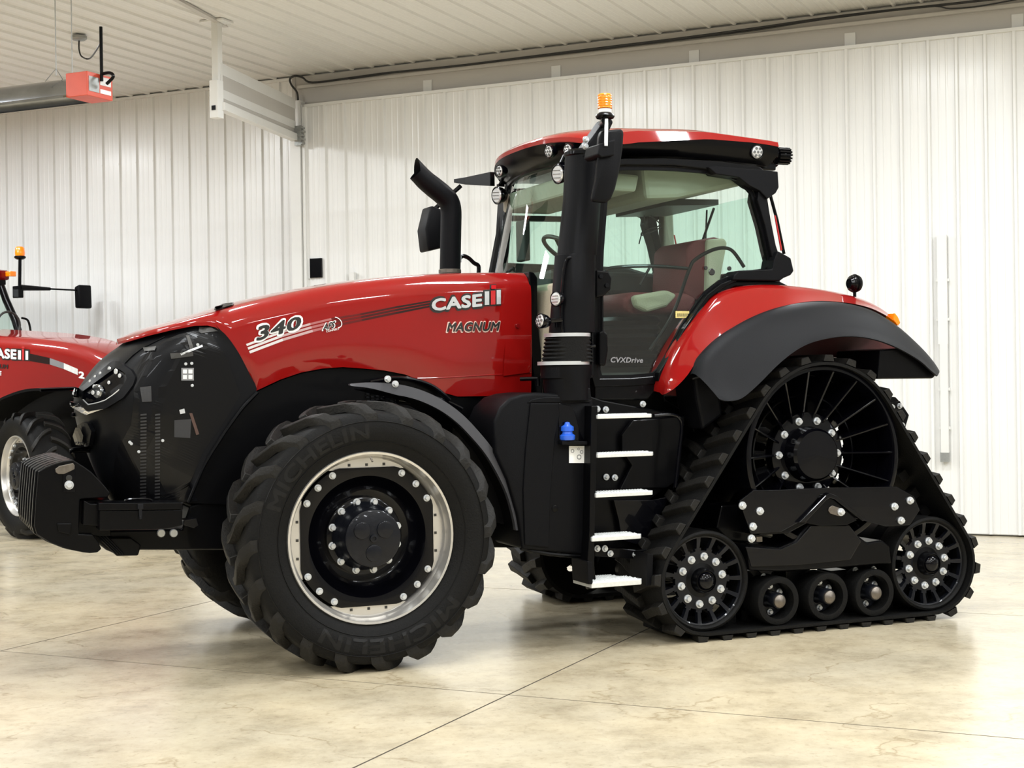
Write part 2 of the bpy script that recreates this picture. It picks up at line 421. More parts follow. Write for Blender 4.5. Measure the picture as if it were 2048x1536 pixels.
# header above the door with brackets
hd = plate('trim_1', -5.27, 8, WALLN-.02, 5.30, 5.765, GREYW, th=.06, kind='structure', label='grey steel header above the sliding door')
plate('track_ledge', -5.2, 8, WALLN-.07, 5.60, 5.64, GREYW, hd, th=.06)
for px in (855, 1112, 1388, 1700, 2035):
    p = atW(px, 200-(px-700)*.111-22, WALLN-.03); u = p.dot(UW)
    b = plate('bracket', u-.06, u+.06, WALLN-.035, 5.37, 5.53, WHITEM, hd, th=.02)
# post between wall and door
plate('trim_2', -5.235, -5.085, DOORN-.05, 0, 5.42, WHITEM, th=.14, kind='structure')
plate('trim_3', -5.30, -5.245, WALLN-.03, 0, CEIL, GREYW, th=.05, kind='structure')
# cables along the header
cb = MB()
def wpx(pts, n): return [atW(x, y, n) for x, y in pts]
cab1 = wpx([(596, 205), (594, 185), (583, 170), (580, 158), (590, 152), (605, 155), (625, 165), (700, 156), (775, 146), (930, 130), (1120, 106), (1350, 78), (1500, 58), (1690, 31), (1900, 8), (2060, -10)], WALLN-.09)
o = MB().tube(curve(cab1, 5), .014, 8).build('power_cable', WIRE, smooth=True)
tag(o, 'black cable looping down beside the door post and running along the grey header', 'cable')
cab2 = wpx([(700, 158), (830, 140), (1000, 122), (1250, 93), (1500, 62), (1640, 40), (1850, 14), (1900, 17), (1960, 12), (2060, -6)], WALLN-.10)
MB().tube(curve(cab2, 5), .008, 6).build('thin_wire', WIRE, o, smooth=True)
# white cable cover strips on the door
p1 = atW(1884, 470, DOORN-.02); p2 = atW(1888, 688, DOORN-.02); p3 = atW(1890, 905, DOORN-.02)
for a, b_, w, lb in ((p1, p2, .05, 'upper white cable cover strip on the right part of the door'), (p2, p3, .04, 'lower narrower white cable cover strip on the door behind the track')):
    u = a.dot(UW)
    o = plate('cable_cover', u-w, u+w, DOORN-.05, b_.z, a.z, WHITEM, th=.05); tag(o, lb, 'cable cover', 'cable covers on the door')
    for z in (a.z-.5, b_.z+.25):
        plate('clip', u-w-.02, u+w+.02, DOORN-.035, z, z+.03, WHITEM, o, th=.03)
u = p3.dot(UW); o = plate('outlet_box', u-.045, u+.045, DOORN-.05, p3.z-.10, p3.z, GALV, th=.05)
tag(o, 'small socket box at the foot of the cable cover on the door', 'outlet box')
p = atW(706, 545, DOORN-.02); u = p.dot(UW)
o = plate('door_bracket', u-.035, u+.035, DOORN-.06, p.z-.4, p.z, WHITEM, th=.06); tag(o, 'short white bracket on the door just above the red hood', 'bracket')
# ceiling: ribbed sheets running towards the back wall
ceil = MB(); slab_box(ceil, -24, 20, -24, 8.3, 5.80, 5.9); ceil = ceil.build('ceiling', CEILM, kind='structure')
def ceil_panel(w, l):
    prof = [(0, 0), (.012, -.024), (.034, -.024), (.046, 0)]
    for k in (1, 2, 3):
        x = .046+(w-.046)*k/4; prof += [(x-.008, 0), (x, -.0025), (x+.008, 0)]
    prof += [(w, 0)]; n = len(prof)
    V = [(x, y, z) for y in (0, l) for x, z in prof]; F = [(i, i+1, n+i+1, n+i) for i in range(n-1)]
    o = mk('panel', V, F, CEILM); me = o.data; bpy.data.objects.remove(o); return me
cm = ceil_panel(.300, 32)
for k in range(70): inst(cm, 'panel', hall(-14.0+.3*k, WALLN-32, 5.792), ceil, (0, 0, HROT))
# the walls behind and beside the camera, plain sheets
plate('wall_left', -24.1, -24, -24, 0, 5.9, WALLM, th=33, kind='structure')
plate('wall_right', 20, 20.1, -24, 0, 5.9, WALLM, th=33, kind='structure')
plate('wall_front', -24, 20, -24.1, 0, 5.9, WALLM, th=.1, kind='structure')
plate('baseboard_back', -24, -5.3, WALLN-.0, 0, .06, GREYW, th=.04, kind='structure')

# hanging white post and rail left of the door
def uz(x, y, n): p = atW(x, y, n); return p.dot(UW), p.z
post_n = 6.6
rt = empty('door_rail_hanger', hall(-5.2, WALLN, 4.5), 'white steel post hanging from the ceiling with a horizontal rail to the door post', 'hanger')
rt.location = (0, 0, 0)
# find hanger post location: foot at pixel (433,218), the top meets ceiling at about (433,45)
best = None
for i in range(400):
    n = 2+i*.015; t = atW(433, 45, n)
    if best is None or abs(t.z-5.77) < abs(best[1].z-5.77): best = (n, t)
hn = best[0]; top = best[1]; bot = atW(433, 218, hn); hu = top.dot(UW)
b = MB(); zz = bot.z
Rh = Matrix.Rotation(HROT, 3, 'Z')
b.box(hall(hu, hn, (5.77+zz)/2), (.085, .085, 5.77-zz), Rh); b.build('post', WHITEM, rt, bevel=.004)
MB().box(hall(hu, hn, 5.775), (.30, .22, .02), Rh).build('ceiling_plate', WHITEM, rt)
MB().box(hall(hu-.0, hn-.02, zz+.10), (.11, .11, .42), Rh).build('post_sleeve', WHITEM, rt, bevel=.004)
MB().box(hall(hu+.0, hn-.078, zz+.0), (.05, .01, .05), Rh).build('bolt_hole', BLACK, rt)
A0 = hall(hu+.04, hn, 0); B0 = hall(-5.13, DOORN-.09, 0)
def rail(name, zA, zB, h, t, mt_=None):
    d = (B0-A0); s = d.normalized().cross(Vector((0, 0, 1)))*t
    V = [A0+Vector((0, 0, zA)), B0+Vector((0, 0, zB))]
    W = [v+Vector((0, 0, h)) for v in V]
    q = [V[0]-s, V[1]-s, W[1]-s, W[0]-s, V[0]+s, V[1]+s, W[1]+s, W[0]+s]
    return mk(name, q, [(0, 1, 2, 3), (4, 7, 6, 5), (0, 4, 5, 1), (1, 5, 6, 2), (2, 6, 7, 3), (3, 7, 4, 0)], mt_ or WHITEM, rt, bevel=.003)
zA = zz; zB = atW(605, 278, DOORN-.09).z
rail('rail', zA-.02, zB-.02, .09, .05); rail('rail', zA+.12, zB+.14, .10, .012); rail('rail', zA+.38, zB+.40, .13, .012)
rail('rail_web', zA+.06, zB+.06, .42, .006, GREYW)  # grey colour stands in for the shading in the gap between rails
rc = MB(); pc = hall(-5.06, DOORN-.11, zB+.04)
rc.box(pc, (.10, .06, .26), Rh)
for k in range(5): rc.box(pc+UW*(.03+.012*(k % 2))+Vector((0, 0, -.10+.05*k)), (.09, .07, .025), Rh)
rc.build('roller_carrier', GALV, rt, bevel=.004, label='galvanised roller carrier at the door edge')
pl = atZ(415, 8, 5.76); ph = atZ(452, 55, 5.76)
pA = atZ(350, 0, 5.75); 
d_ = (ph-pA).normalized(); sd = d_.cross(Vector((0, 0, 1)))*.03
V = [pA-d_*3-sd, ph-sd, ph+sd, pA-d_*3+sd]; V = V+[v+Vector((0, 0, .03)) for v in V]
mk('ceiling_strip', V, [(0, 1, 2, 3), (4, 7, 6, 5), (0, 4, 5, 1), (1, 5, 6, 2), (2, 6, 7, 3), (3, 7, 4, 0)], GREYW, rt, label='thin strip on the ceiling')

# radiant tube heater hanging at the left
def at_depth(x, y, d): return CAM + _ray(x, y)*d
hb = empty('tube_heater', (0, 0, 0), 'orange burner box of a radiant tube heater with shiny reflector hung from the ceiling', 'heater')
HD = 14.0
bc = at_depth(170, 172, HD); s = HD/FOC
front = [at_depth(*q, HD) for q in ((131, 148), (183, 143), (185, 190), (132, 193))]
sidev = at_depth(207, 155, HD+.22)-at_depth(183, 143, HD)
axis = (front[1]-front[0]).normalized(); up3 = Vector((0, 0, 1)); back = UW.cross(up3)*0
a0 = front[0]; wv = front[1]-front[0]
wv = UW*(wv.length*1.05); back = NW*.36
hv = Vector((0, 0, -(48*s)))
c0 = atW(131, 147, a0.dot(NW)); 
Vb = [c0, c0+wv, c0+wv+hv, c0+hv]; Vb += [v+back for v in Vb]
mk('burner_box', Vb, [(0, 1, 2, 3), (4, 7, 6, 5), (0, 4, 5, 1), (1, 5, 6, 2), (2, 6, 7, 3), (3, 7, 4, 0)], ORANGE, hb, bevel=.006)
# ends: box labels on the right side face
e0 = c0+wv+UW*.004
def side_rect(name, a, b2, c, d, mat):
    V = [e0+back*a+hv*c, e0+back*b2+hv*c, e0+back*b2+hv*d, e0+back*a+hv*d]; V += [v-UW*.006 for v in V]
    mk(name, V, [(0, 1, 2, 3), (4, 7, 6, 5), (0, 4, 5, 1), (1, 5, 6, 2), (2, 6, 7, 3), (3, 7, 4, 0)], mat, hb)
side_rect('rating_plate', .06, .46, .18, .80, GALV); side_rect('warning_label', .50, .92, .10, .45, STICKER); side_rect('warning_label', .50, .92, .62, .80, WHITE)
rb = MB()
prof = []
for k in range(13):
    a = PI*(k/12); prof.append((.20-.20*math.cos(a), .14*math.sin(a)))
rows = []
for u_ in (0, -6):
    rows.append([c0+UW*u_+NW*(p_[0]*1.1)+Vector((0, 0, -.20+p_[1]*1.4)) for p_ in prof])
rb.sheet(rows); rb.build('reflector', ALU, hb, smooth=True)
rows = [[c0+UW*u_+NW*q[0]+Vector((0, 0, q[1])) for q in ((0, -.20), (-.03, -.21), (-.04, -.235), (-.02, -.245))] for u_ in (0, -6)]
MB().sheet(rows).build('reflector_lip', ALU, hb)
MB().tube([c0+NW*.18+Vector((0, 0, -.13)), c0+NW*.18+Vector((0, 0, -.13))-UW*6], .05, 14).build('heater_tube', STEEL, hb, smooth=True)
MB().tube([c0+NW*.18+Vector((0, 0, -.13)), c0+NW*.18+Vector((0, 0, -.13))-UW*.1], .07, 14).build('flue_collar', GALV, hb, smooth=True)
ch = MB()
zc = 5.78
for uo in (-.25, -.05):
    pt = c0+UW*uo+NW*.15; ch.tube([pt+Vector((0, 0, .03)), Vector((pt.x, pt.y, zc))], .005, 5)
pt = c0-UW*.25+NW*.15
ch.tube([pt+Vector((0, 0, .10)), pt-NW*.15+Vector((0, 0, -.05))], .004, 5); ch.tube([pt+Vector((0, 0, .10)), pt+NW*.15+Vector((0, 0, -.05))], .004, 5)
ch.build('hanging_chain', GALV, hb)
pt = c0+wv+back*.5+UW*.02
MB().tube([Vector((pt.x, pt.y, c0.z+hv.z*.3)), Vector((pt.x, pt.y, c0.z+.45))], .016, 8).tube(curve([Vector((pt.x, pt.y, c0.z)), pt+UW*.10+Vector((0, 0, .0)), pt+UW*.14+Vector((0, 0, -.04)), pt+UW*.06+Vector((0, 0, -.10))], 5), .016, 8).build('gas_pipe', BLACK, hb, smooth=True)
jb = atZ(158, 76, 5.75)
ob = MB().lathe([(0, 0), (.09, 0), (.09, -.03), (.07, -.045), (0, -.045)], jb+Vector((0, 0, .02)), 18, 'Z').build('junction_box', GALV, smooth=True)
tag(ob, 'round grey junction box on the ceiling above the orange heater', 'junction box')
cr = [jb+Vector((0, 0, -.03)), jb+Vector((.0, 0, -.14)), jb+UW*.04+Vector((0, 0, -.22)), jb+UW*.16+Vector((0, 0, -.25)), Vector((pt.x, pt.y, c0.z+.30))]
MB().tube(curve(cr, 6), .009, 6).build('flex_cord', WIRE, hb, smooth=True)

# ================================================================== BIG TRACTOR
# X runs to its rear, -Y is its left side, root on the floor under the front axle
T = empty('tractor', (0, 0, 0), 'big red and black tractor with rubber tracks at the rear', 'tractor')

BROWND = M('dim_copper_pipe', (.07, .035, .025), .5)  # copper brown darkened in the colour, as though behind the side screen
# ---------- hood
HY = -.47
top_px = [(256, 680), (275, 672), (300, 661), (350, 647), (400, 632), (450, 617), (490, 605), (540, 593), (600, 580), (660, 569), (720, 560), (800, 551), (870, 546), (960, 543), (1056, 543)]
low_px = [(256, 685), (300, 671), (345, 660), (390, 651.5), (415, 651), (432, 655), (447, 666), (462, 684), (480, 712), (500, 752), (513, 782), (530, 774), (562, 759), (603, 745), (645, 737), (687, 734), (728, 737), (770, 741), (811, 749), (853, 766), (890, 786), (915, 793), (977, 792), (1066, 790)]
ztop = [tuple(p) for p in XZ(top_px, HY)]; zlow = [tuple(p) for p in XZ(low_px, HY)]
X0 = zlow[0][0]; XR = atY(1060, 660, HY).x
def halfw(X, a=.42, w=.47, x0=None):
    t = max(0.0, min(1.0, (X-(x0 if x0 is not None else X0))/a))
    return w*(1-(1-t)**2.3)**(1/2.3) + .03*max(0, min(1, (X-(X0+a))/2.0))
xs = sorted(set([round(p[0], 4) for p in zlow if p[0] < XR] + [X0+.42*(1-math.cos(PI/2*k/12)) for k in range(13)] + [X0+.42+(XR-X0-.42)*k/40 for k in range(41)]))
rows = []
ztb = smooth_tab(ztop, 5)
for X in xs:
    W = halfw(X) if X > X0+1e-4 else .02
    zt = interp(ztb, X); zl = interp(zlow, X); zl = min(zl, zt-.015); r = min(.15, (zt-zl)*.75, W*.6)
    row = []
    hgt = zt-r-zl
    for k in range(8):                                             # flank, slightly bulged
        q = k/7; row.append((X, -(W-.012*(1-q)*min(1, hgt)-.02*(1-min(1, q*3))*(1 if hgt > .3 else 0)), zl+hgt*q))
    for k in range(1, 9):
        a = PI/2*k/8; row.append((X, -(W-r*(1-math.cos(a))), zt-r+r*math.sin(a)))
    row += [(X, -(W-r)*.55, zt+.012), (X, 0, zt+.02)]
    row += [(x, -y, z) for x, y, z in reversed(row[:-1])]
    rows.append(row)
hood = MB().sheet(rows).build('hood', RED, T, smooth=True, angle=35)
HT = bvh(hood)
# ---------- black cowl: nose and side panels
sil_px = [(258, 684), (229, 699), (200, 722), (180, 745), (162, 770), (150, 790), (148, 812), (152, 838), (160, 868), (172, 900), (186, 935), (203, 970), (222, 1004)]
fr = [(atY(a, b, .02).x, atY(a, b, .02).z) for a, b in sil_px]
fr = curve2(fr, 3)
bd_px = [(432, 655), (447, 666), (462, 684), (480, 712), (500, 752), (513, 782), (487, 812), (460, 850), (430, 895), (405, 935), (388, 970), (374, 1004)]
bd = curve2(XZ(bd_px, -.46), 3)
def resample(P, n):
    L = [0]
    for a, b in zip(P, P[1:]): L.append(L[-1]+math.hypot(b[0]-a[0], b[1]-a[1]))
    out = []
    for k in range(n):
        d = L[-1]*k/(n-1); i = 0
        while i < len(P)-2 and L[i+1] < d: i += 1
        t = (d-L[i])/max(1e-9, L[i+1]-L[i]); out.append((P[i][0]+(P[i+1][0]-P[i][0])*t, P[i][1]+(P[i+1][1]-P[i][1])*t))
    return out
NR = 40; fr = resample(fr, NR); bd = resample(bd, NR)
rows = []
for v in range(NR):
    q = v/(NR-1); (fx, fz), (bx, bz) = fr[v], bd[v]
    w = .425+.05*min(1, q*7)-.08*max(0, q-.5); a = .42 if q < .5 else .42+.1*(q-.5)
    half = []
    for k in range(17):                                            # round the nose
        ph = PI/2*k/16; t = 1-math.cos(ph)**1.0
        half.append((fx+a*t, w*(1-(1-t)**2.3)**(1/2.3)))
    row = []
    def zrow(x):
        z = fz+(bz-fz)*((x-fx)/max(.01, bx-fx)); z0 = fr[0][1]+(bd[0][1]-fr[0][1])*max(0, min(1, (x-fr[0][0])/(bd[0][0]-fr[0][0])))
        return z+max(0, 1-q/.22)*max(0, interp(zlow, x)+.012-z0)
    for x, y in half: row.append((x, -y, zrow(x)))
    for k in range(1, 13):
        t = k/12; x = fx+a+(bx-fx-a)*t; row.append((x, -(w+(.475-w)*t), zrow(x)))
    rows.append([(x, -y, z) for x, y, z in reversed(row[1:])] + row)
cowl = MB().sheet(rows).build('front_cowl', NOSE, T, smooth=True, angle=50)
CT = bvh(cowl)
def patch(name, T_, px, mat, parent, off=.004, depth=.0, dens=14, thick=.0, **kw):
    """polygon given in the picture laid on the surface as a thin raised piece"""
    bm = bmesh.new(); n = len(px)
    P = []
    for i in range(n):
        a, b = Vector(px[i]), Vector(px[(i+1) % n]); m_ = max(1, int((b-a).length/dens))
        P += [a+(b-a)*k/m_ for k in range(m_)]
    vs = [bm.verts.new((p.x, p.y, 0)) for p in P]; f = bm.faces.new(vs)
    bmesh.ops.triangulate(bm, faces=[f]); bmesh.ops.subdivide_edges(bm, edges=bm.edges, cuts=2, use_grid_fill=True)
    bmesh.ops.triangulate(bm, faces=bm.faces)
    for v in bm.verts:
        h = hitpx(T_, v.co.x, v.co.y, off); v.co = h if h else atY(v.co.x, v.co.y, -.46)
    if thick:
        r_ = bmesh.ops.extrude_face_region(bm, geom=bm.faces[:])
        for v in [g_ for g_ in r_['geom'] if isinstance(g_, bmesh.types.BMVert)]: v.co += Vector((-.6, -.8, 0))*thick
        bmesh.ops.recalc_face_normals(bm, faces=bm.faces)
    me = bpy.data.meshes.new(name); bm.to_mesh(me); bm.free()
    return link(name, me, mat, parent, **kw)
# headlight on the near corner
hl = patch('headlight', CT, [(163, 800), (167, 782), (232, 727), (252, 733), (272, 752), (262, 778), (215, 810), (178, 820)], GLOSSB, cowl, .004, thick=.015)
def ringpatch(name, T_, outer_, inner_, mat, parent, off, thick, n=64):
    cl = lambda P: resample([tuple(p) for p in P]+[tuple(P[0])], n+1)[:-1]
    O, I = cl(outer_), cl(inner_); V = []; F = []
    for k in range(n):
        for p_ in (I[k], O[k]):
            h_ = hitpx(T_, p_[0], p_[1], off) or atY(p_[0], p_[1], -.44); V += [h_, h_+Vector((-.6, -.8, 0))*thick]
    for k in range(n):
        a, b_ = k*4, ((k+1) % n)*4
        F += [(a+1, a+3, b_+3, b_+1), (a, b_, b_+1, a+1), (a+2, a+3, b_+3, b_+2)]
    return mk(name, V, F, mat, parent, smooth=True, angle=30)
ringpatch('bezel', CT, [(165, 776), (230, 722), (243, 724), (268, 741), (276, 755), (271, 770), (252, 795), (216, 817), (180, 823), (163, 806)], [(171, 783), (236, 736), (246, 740), (256, 747), (259, 757), (255, 766), (240, 785), (213, 803), (181, 811), (169, 800)], NOSE, hl, .002, .032)
patch('chrome_trim', CT, [(141, 802), (160, 806), (176, 821), (214, 809), (216, 816), (177, 829), (166, 824), (153, 816), (142, 812)], CHROME, cowl, .012, thick=.012, label='chrome strip bent under the headlight')
def disc_at(px, py, Y, r, mat, name, parent, nrm=(-.8, -.6, 0), th=.02, n=20, surf=None, off=.0):
    c = (hitpx(surf, px, py, off) if surf else atY(px, py, Y)); nrm = Vector(nrm).normalized()
    q = Vector((0, -1, 0)).rotation_difference(nrm).to_matrix()
    b = MB().lathe([(0, 0), (r, 0), (r, -th*.7), (r*.85, -th), (0, -th)], n=n)
    b.V = [tuple(c+q@Vector(v)) for v in b.V]; return b.build(name, mat, parent, smooth=True, angle=35)
disc_at(200, 784, 0, .045, LED, 'lamp_lens', hl, surf=CT, off=.01, nrm=(-.85, -.5, 0))
for dx, dy in ((-4, -6), (5, -5), (-6, 4), (4, 5)): disc_at(200+dx, 784+dy, 0, .014, LENS, 'light_diode', hl, surf=CT, off=.032, nrm=(-.85, -.5, 0), n=8, th=.006)
for px, py, r in ((196, 757, .010), (206, 751, .012), (224, 742, .016), (236, 746, .018), (243, 754, .014), (222, 768, .012), (186, 766, .01)): disc_at(px, py, 0, r, LENS, 'reflector_cell', hl, surf=CT, off=.022, nrm=(-.85, -.5, 0), n=8, th=.006)
MB().tube([hitpx(CT, *p, .020) for p in ((172, 800), (182, 809), (198, 806), (214, 801), (228, 792), (241, 781))], .004, 6).build('light_guide', LENS, hl, smooth=True)
# upper nose crease, badge, air scoop, tow hook
patch('badge_plate', CT, [(151, 774), (163, 778), (160, 797), (149, 795)], GLOSSB, cowl, .008, thick=.004)
patch('badge_print', CT, [(153, 779), (156, 780), (154, 792), (151, 791)], ZINC, cowl, .022); patch('badge_print', CT, [(158, 780), (161, 781), (159, 794), (156, 793)], ZINC, cowl, .022)
patch('air_scoop', CT, [(176, 843), (184, 846), (192, 862), (187, 890), (170, 888), (162, 868), (164, 850)], NOSE, cowl, .004, thick=.05)
patch('scoop_opening', CT, [(170, 850), (178, 851), (184, 865), (181, 884), (170, 882), (165, 866)], GLOSSB, cowl, .062, thick=.003)
h = hitpx(CT, 176, 896, .0); pts = [h, atY(146, 898, h.y-.05), atY(142, 904, h.y-.05), atY(148, 903, h.y-.03), h+Vector((.02, 0, -.02))]
MB().tube(curve(pts, 4), .010, 8).build('tow_hook', BLACK, cowl, smooth=True)
disc_at(150, 829, 0, .014, GLOSSB, 'screw_recess', cowl, surf=CT, off=.004)
# side mesh window: the ribbed radiator, hoses and fittings seen through the dark side screen
win = patch('side_screen', CT, [(268, 735), (300, 700), (345, 672), (400, 660), (425, 672), (455, 720), (480, 790), (450, 840), (405, 905), (372, 985), (368, 1000), (232, 1002), (226, 960), (232, 905), (262, 850), (268, 800)], SCREEN, cowl, .004)
patch('label', CT, [(362, 736), (387, 736), (387, 761), (362, 761)], GREYP, cowl, .012, label='grey printed warning label')
for q in ([(365, 739), (373, 739), (373, 747), (365, 747)], [(376, 739), (384, 739), (384, 747), (376, 747)], [(365, 750), (373, 750), (373, 758), (365, 758)], [(376, 750), (384, 750), (384, 758), (376, 758)]):
    patch('label_print', CT, q, STICKER, cowl, .015)
b = MB()
for k in range(26):
    y = 828+k*6.6
    for x0_, x1_ in ((281, 293), (310, 320)):
        P = [hitpx(CT, a, b_, .007) for a, b_ in ((x0_, y), (x1_, y-1), (x1_, y+2.4), (x0_, y+3.4))]
        if all(P): b.add(P, [(0, 1, 2, 3)])
b.build('radiator_fin', DIMP, cowl, kind='stuff')
patch('fin_block', CT, [(280, 775), (302, 772), (303, 803), (284, 804)], DIMP, cowl, .008)
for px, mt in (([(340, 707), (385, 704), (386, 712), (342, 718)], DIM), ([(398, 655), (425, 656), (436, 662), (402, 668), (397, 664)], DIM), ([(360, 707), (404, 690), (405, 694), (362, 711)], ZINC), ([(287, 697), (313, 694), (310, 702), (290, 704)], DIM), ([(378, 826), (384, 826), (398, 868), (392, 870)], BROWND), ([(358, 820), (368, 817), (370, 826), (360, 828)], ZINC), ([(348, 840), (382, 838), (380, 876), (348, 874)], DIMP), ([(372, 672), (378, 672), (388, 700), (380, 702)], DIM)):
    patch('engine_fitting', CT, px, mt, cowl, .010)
for px, py in ((383, 727), (371, 728), (384, 771), (395, 690), (260, 884), (263, 887), (325, 881), (278, 903)): disc_at(px, py, 0, .010, ZINC, 'screw', cowl, surf=CT, off=.006, nrm=(0, -1, 0), n=8, th=.006)
# vertical front-edge fold line of the cowl and seal strip towards the wheel arch
MB().tube([hitpx(CT, *p, .004) for p in ((250, 727), (265, 712), (285, 697), (310, 684), (330, 674))], .004, 6).build('panel_seam', BLACK, cowl)
arch_px = [(514, 784), (487, 812), (460, 848), (432, 890), (408, 930), (391, 968), (376, 1004)]
MB().tube(curve([atY(a+1, b_+1, -.50) for a, b_ in arch_px], 4), .012, 8).build('arch_seal', BLACK, cowl, smooth=True)
# top scoop on the hood
patch('hood_sensor', HT, [(431, 622), (434, 613), (455, 608), (468, 607), (466, 612)], BLACK, hood, .006, thick=.02)
# ---------- hood lettering and stripes
V, F = text_mesh('CASE', 1, .040, 0); 
decal('brand_outline', HT, *text_mesh('CASE', 1, .075, 0), [(858, 628), (967, 617), (967, 583), (858, 594)], PRINTB, hood, .003)
decal('brand_letters', HT, V, F, [(862, 623), (963, 613), (963, 587), (862, 598)], ZINC, hood, .012)
def rects(rs, cuts=1):
    V = []; F = []
    for x0_, y0_, x1_, y1_ in rs:
        k = len(V); V += [Vector((x0_, y0_, 0)), Vector((x1_, y0_, 0)), Vector((x1_, y1_, 0)), Vector((x0_, y1_, 0))]; F.append((k, k+1, k+2, k+3))
    return V, F
qI = [(966, 611), (1001, 609), (1001, 572), (966, 574)]
decal('brand_outline', HT, *rects([(0, -.06, 1.03, .84), (.38, .8, .74, 1.10)]), qI, PRINTB, hood, .003)
for q in ((.06, .02, .32, .74), (.74, .02, .98, .78)): decal('brand_letters', HT, *rects([q]), qI, ZINC, hood, .012)
for q in ((.40, .02, .66, .76), (.43, .85, .69, 1.03)): decal('brand_letters', HT, *rects([q]), qI, REDL, hood, .016)
qm = [(893, 664), (1000, 662), (1000, 643), (893, 645)]
decal('model_name_outline', HT, *text_mesh('MAGNUM', 1, .062, .25), [(891, 666.5), (1001, 664.5), (1001, 641), (891, 643.5)], M('pink_print', (.75, .52, .45), .4), hood, .003)
decal('model_name', HT, *text_mesh('MAGNUM', 1, .036, .25), qm, PRINTB, hood, .006)
# stripes
FADE = [M('stripe_print_%s' % n_, c, .3, .2) for n_, c in (('white', (.70, .66, .66)), ('pale', (.55, .38, .38)), ('rose', (.42, .14, .14)), ('red', (.12, .006, .006)), ('dark', (.045, .004, .004)), ('black', (.015, .003, .003)))]
edges = [(492, 688, 500, 707), (560, 663, 566, 682), (620, 646, 626, 664), (662, 636, 667, 654), (720, 627, 724, 642), (790, 613, 792, 628), (860, 601, 861, 614)]
for k in range(6):
    a, b_ = edges[k], edges[k+1]
    for q0, q1 in ((0, .22), (.36, .60), (.74, 1)):
        q = [(a[0]+(a[2]-a[0])*q1, a[1]+(a[3]-a[1])*q1), (b_[0]+(b_[2]-b_[0])*q1, b_[1]+(b_[3]-b_[1])*q1), (b_[0]+(b_[2]-b_[0])*q0, b_[1]+(b_[3]-b_[1])*q0), (a[0]+(a[2]-a[0])*q0, a[1]+(a[3]-a[1])*q0)]
        decal('stripe', HT, *rects([(0, 0, 1, 1)]), q, FADE[k], hood, .002, 3)
q3 = [(514, 681), (603, 655), (603, 632), (514, 655)]
decal('number_outline', HT, *text_mesh('340', 1, .075, .1), [(508, 688), (606, 660), (606, 627), (508, 650)], WHITE, hood, .004)
decal('number', HT, *text_mesh('340', 1, .03, .1), [(512, 683), (602, 656), (602, 631), (512, 654)], PRINTB, hood, .007)
decal('small_logo', HT, *text_mesh('AFS', 1, .07, .3), [(643, 663), (672, 656), (672, 640), (643, 647)], WHITE, hood, .004)
decal('small_logo', HT, *text_mesh('AFS', 1, .03, .3), [(645, 661), (670, 655), (670, 642), (645, 648)], PRINTB, hood, .007)
decal('small_logo', HT, *text_mesh('CONNECT', 1, .02, .2), [(652, 665), (679, 659), (679, 655), (652, 661)], WHITE, hood, .006)
arc = [hitpx(HT, 672+11*math.cos(a)*1.0, 645-10*math.sin(a)+3*math.cos(a), .006) for a in [-1.2+.2*k for k in range(16)]]
MB().tube(arc, .003, 5).build('small_logo', WHITE, hood)
# pressed lines low on the flank, latch boss
MB().tube([hitpx(HT, x, y, .0) for x, y in ((835, 757), (900, 755), (980, 750), (1062, 746))], .004, 6).build('panel_crease', RED, hood, smooth=True)
patch('hood_boss', HT, [(1012, 690), (1020, 682), (1061, 680), (1063, 735), (1060, 745), (1008, 752)], RED, hood, .0, thick=.018)
disc_at(1034, 652, 0, .016, RED2, 'hood_latch', hood, surf=HT, off=.002, nrm=(0, -1, 0))
hp = MB().prism(XZ([(1056, 543), (1066, 545), (1073, 556), (1073, 640), (1080, 700), (1084, 760), (1082, 800), (1072, 800), (1064, 740), (1057, 640)], -.47), -.49, .49); hp.build('hood_seal', BLACK, T, bevel=.008)
# vents on the hood crown (thin slots)
# ---------- engine block, rails, wheel arch liners
MB().prism(XZ([(300, 700), (430, 665), (700, 590), (1050, 560), (1075, 800), (1120, 830), (1120, 1085), (1020, 1085), (900, 1090), (620, 1090), (380, 1000), (300, 960)], -.3), -.30, .30).build('engine_block', BLACK, T, bevel=.02)
liner = XZ([(513, 784), (562, 761), (603, 747), (645, 739), (687, 736), (728, 739), (770, 743), (811, 751), (853, 768), (890, 788), (915, 795), (1064, 793), (1064, 900), (1044, 1095), (760, 1095), (480, 1010), (376, 1006), (391, 968), (408, 930), (432, 890), (460, 848), (487, 812)], -.42)
MB().prism(liner, -.42, -.34).build('wheel_arch_liner', BLACK, T)
b = MB()
for i in range(7):
    for j in range(11):
        c = atY(735+i*9.5, 775+j*6.5-i*1.2, -.43); b.box(c, (.02, .012, .011))
b.build('vent_grille', PLAST, T, kind='stuff')
for px, py, q in ((860, 770, 30), (885, 800, 18)):
    MB().tube(curve([atY(px-120, py-6, -.5), atY(px-60, py-14, -.5), atY(px, py, -.48), atY(px+40, py+q, -.5)], 5), .014, 8).build('hose', GLOSSB, T, smooth=True)
MB().tube([atY(795, 800, -.62), atY(845, 806, -.6)], .024, 12).tube([atY(845, 806, -.6), atY(880, 818, -.58)], .014, 10).build('fender_strut', GLOSSB, T, smooth=True)
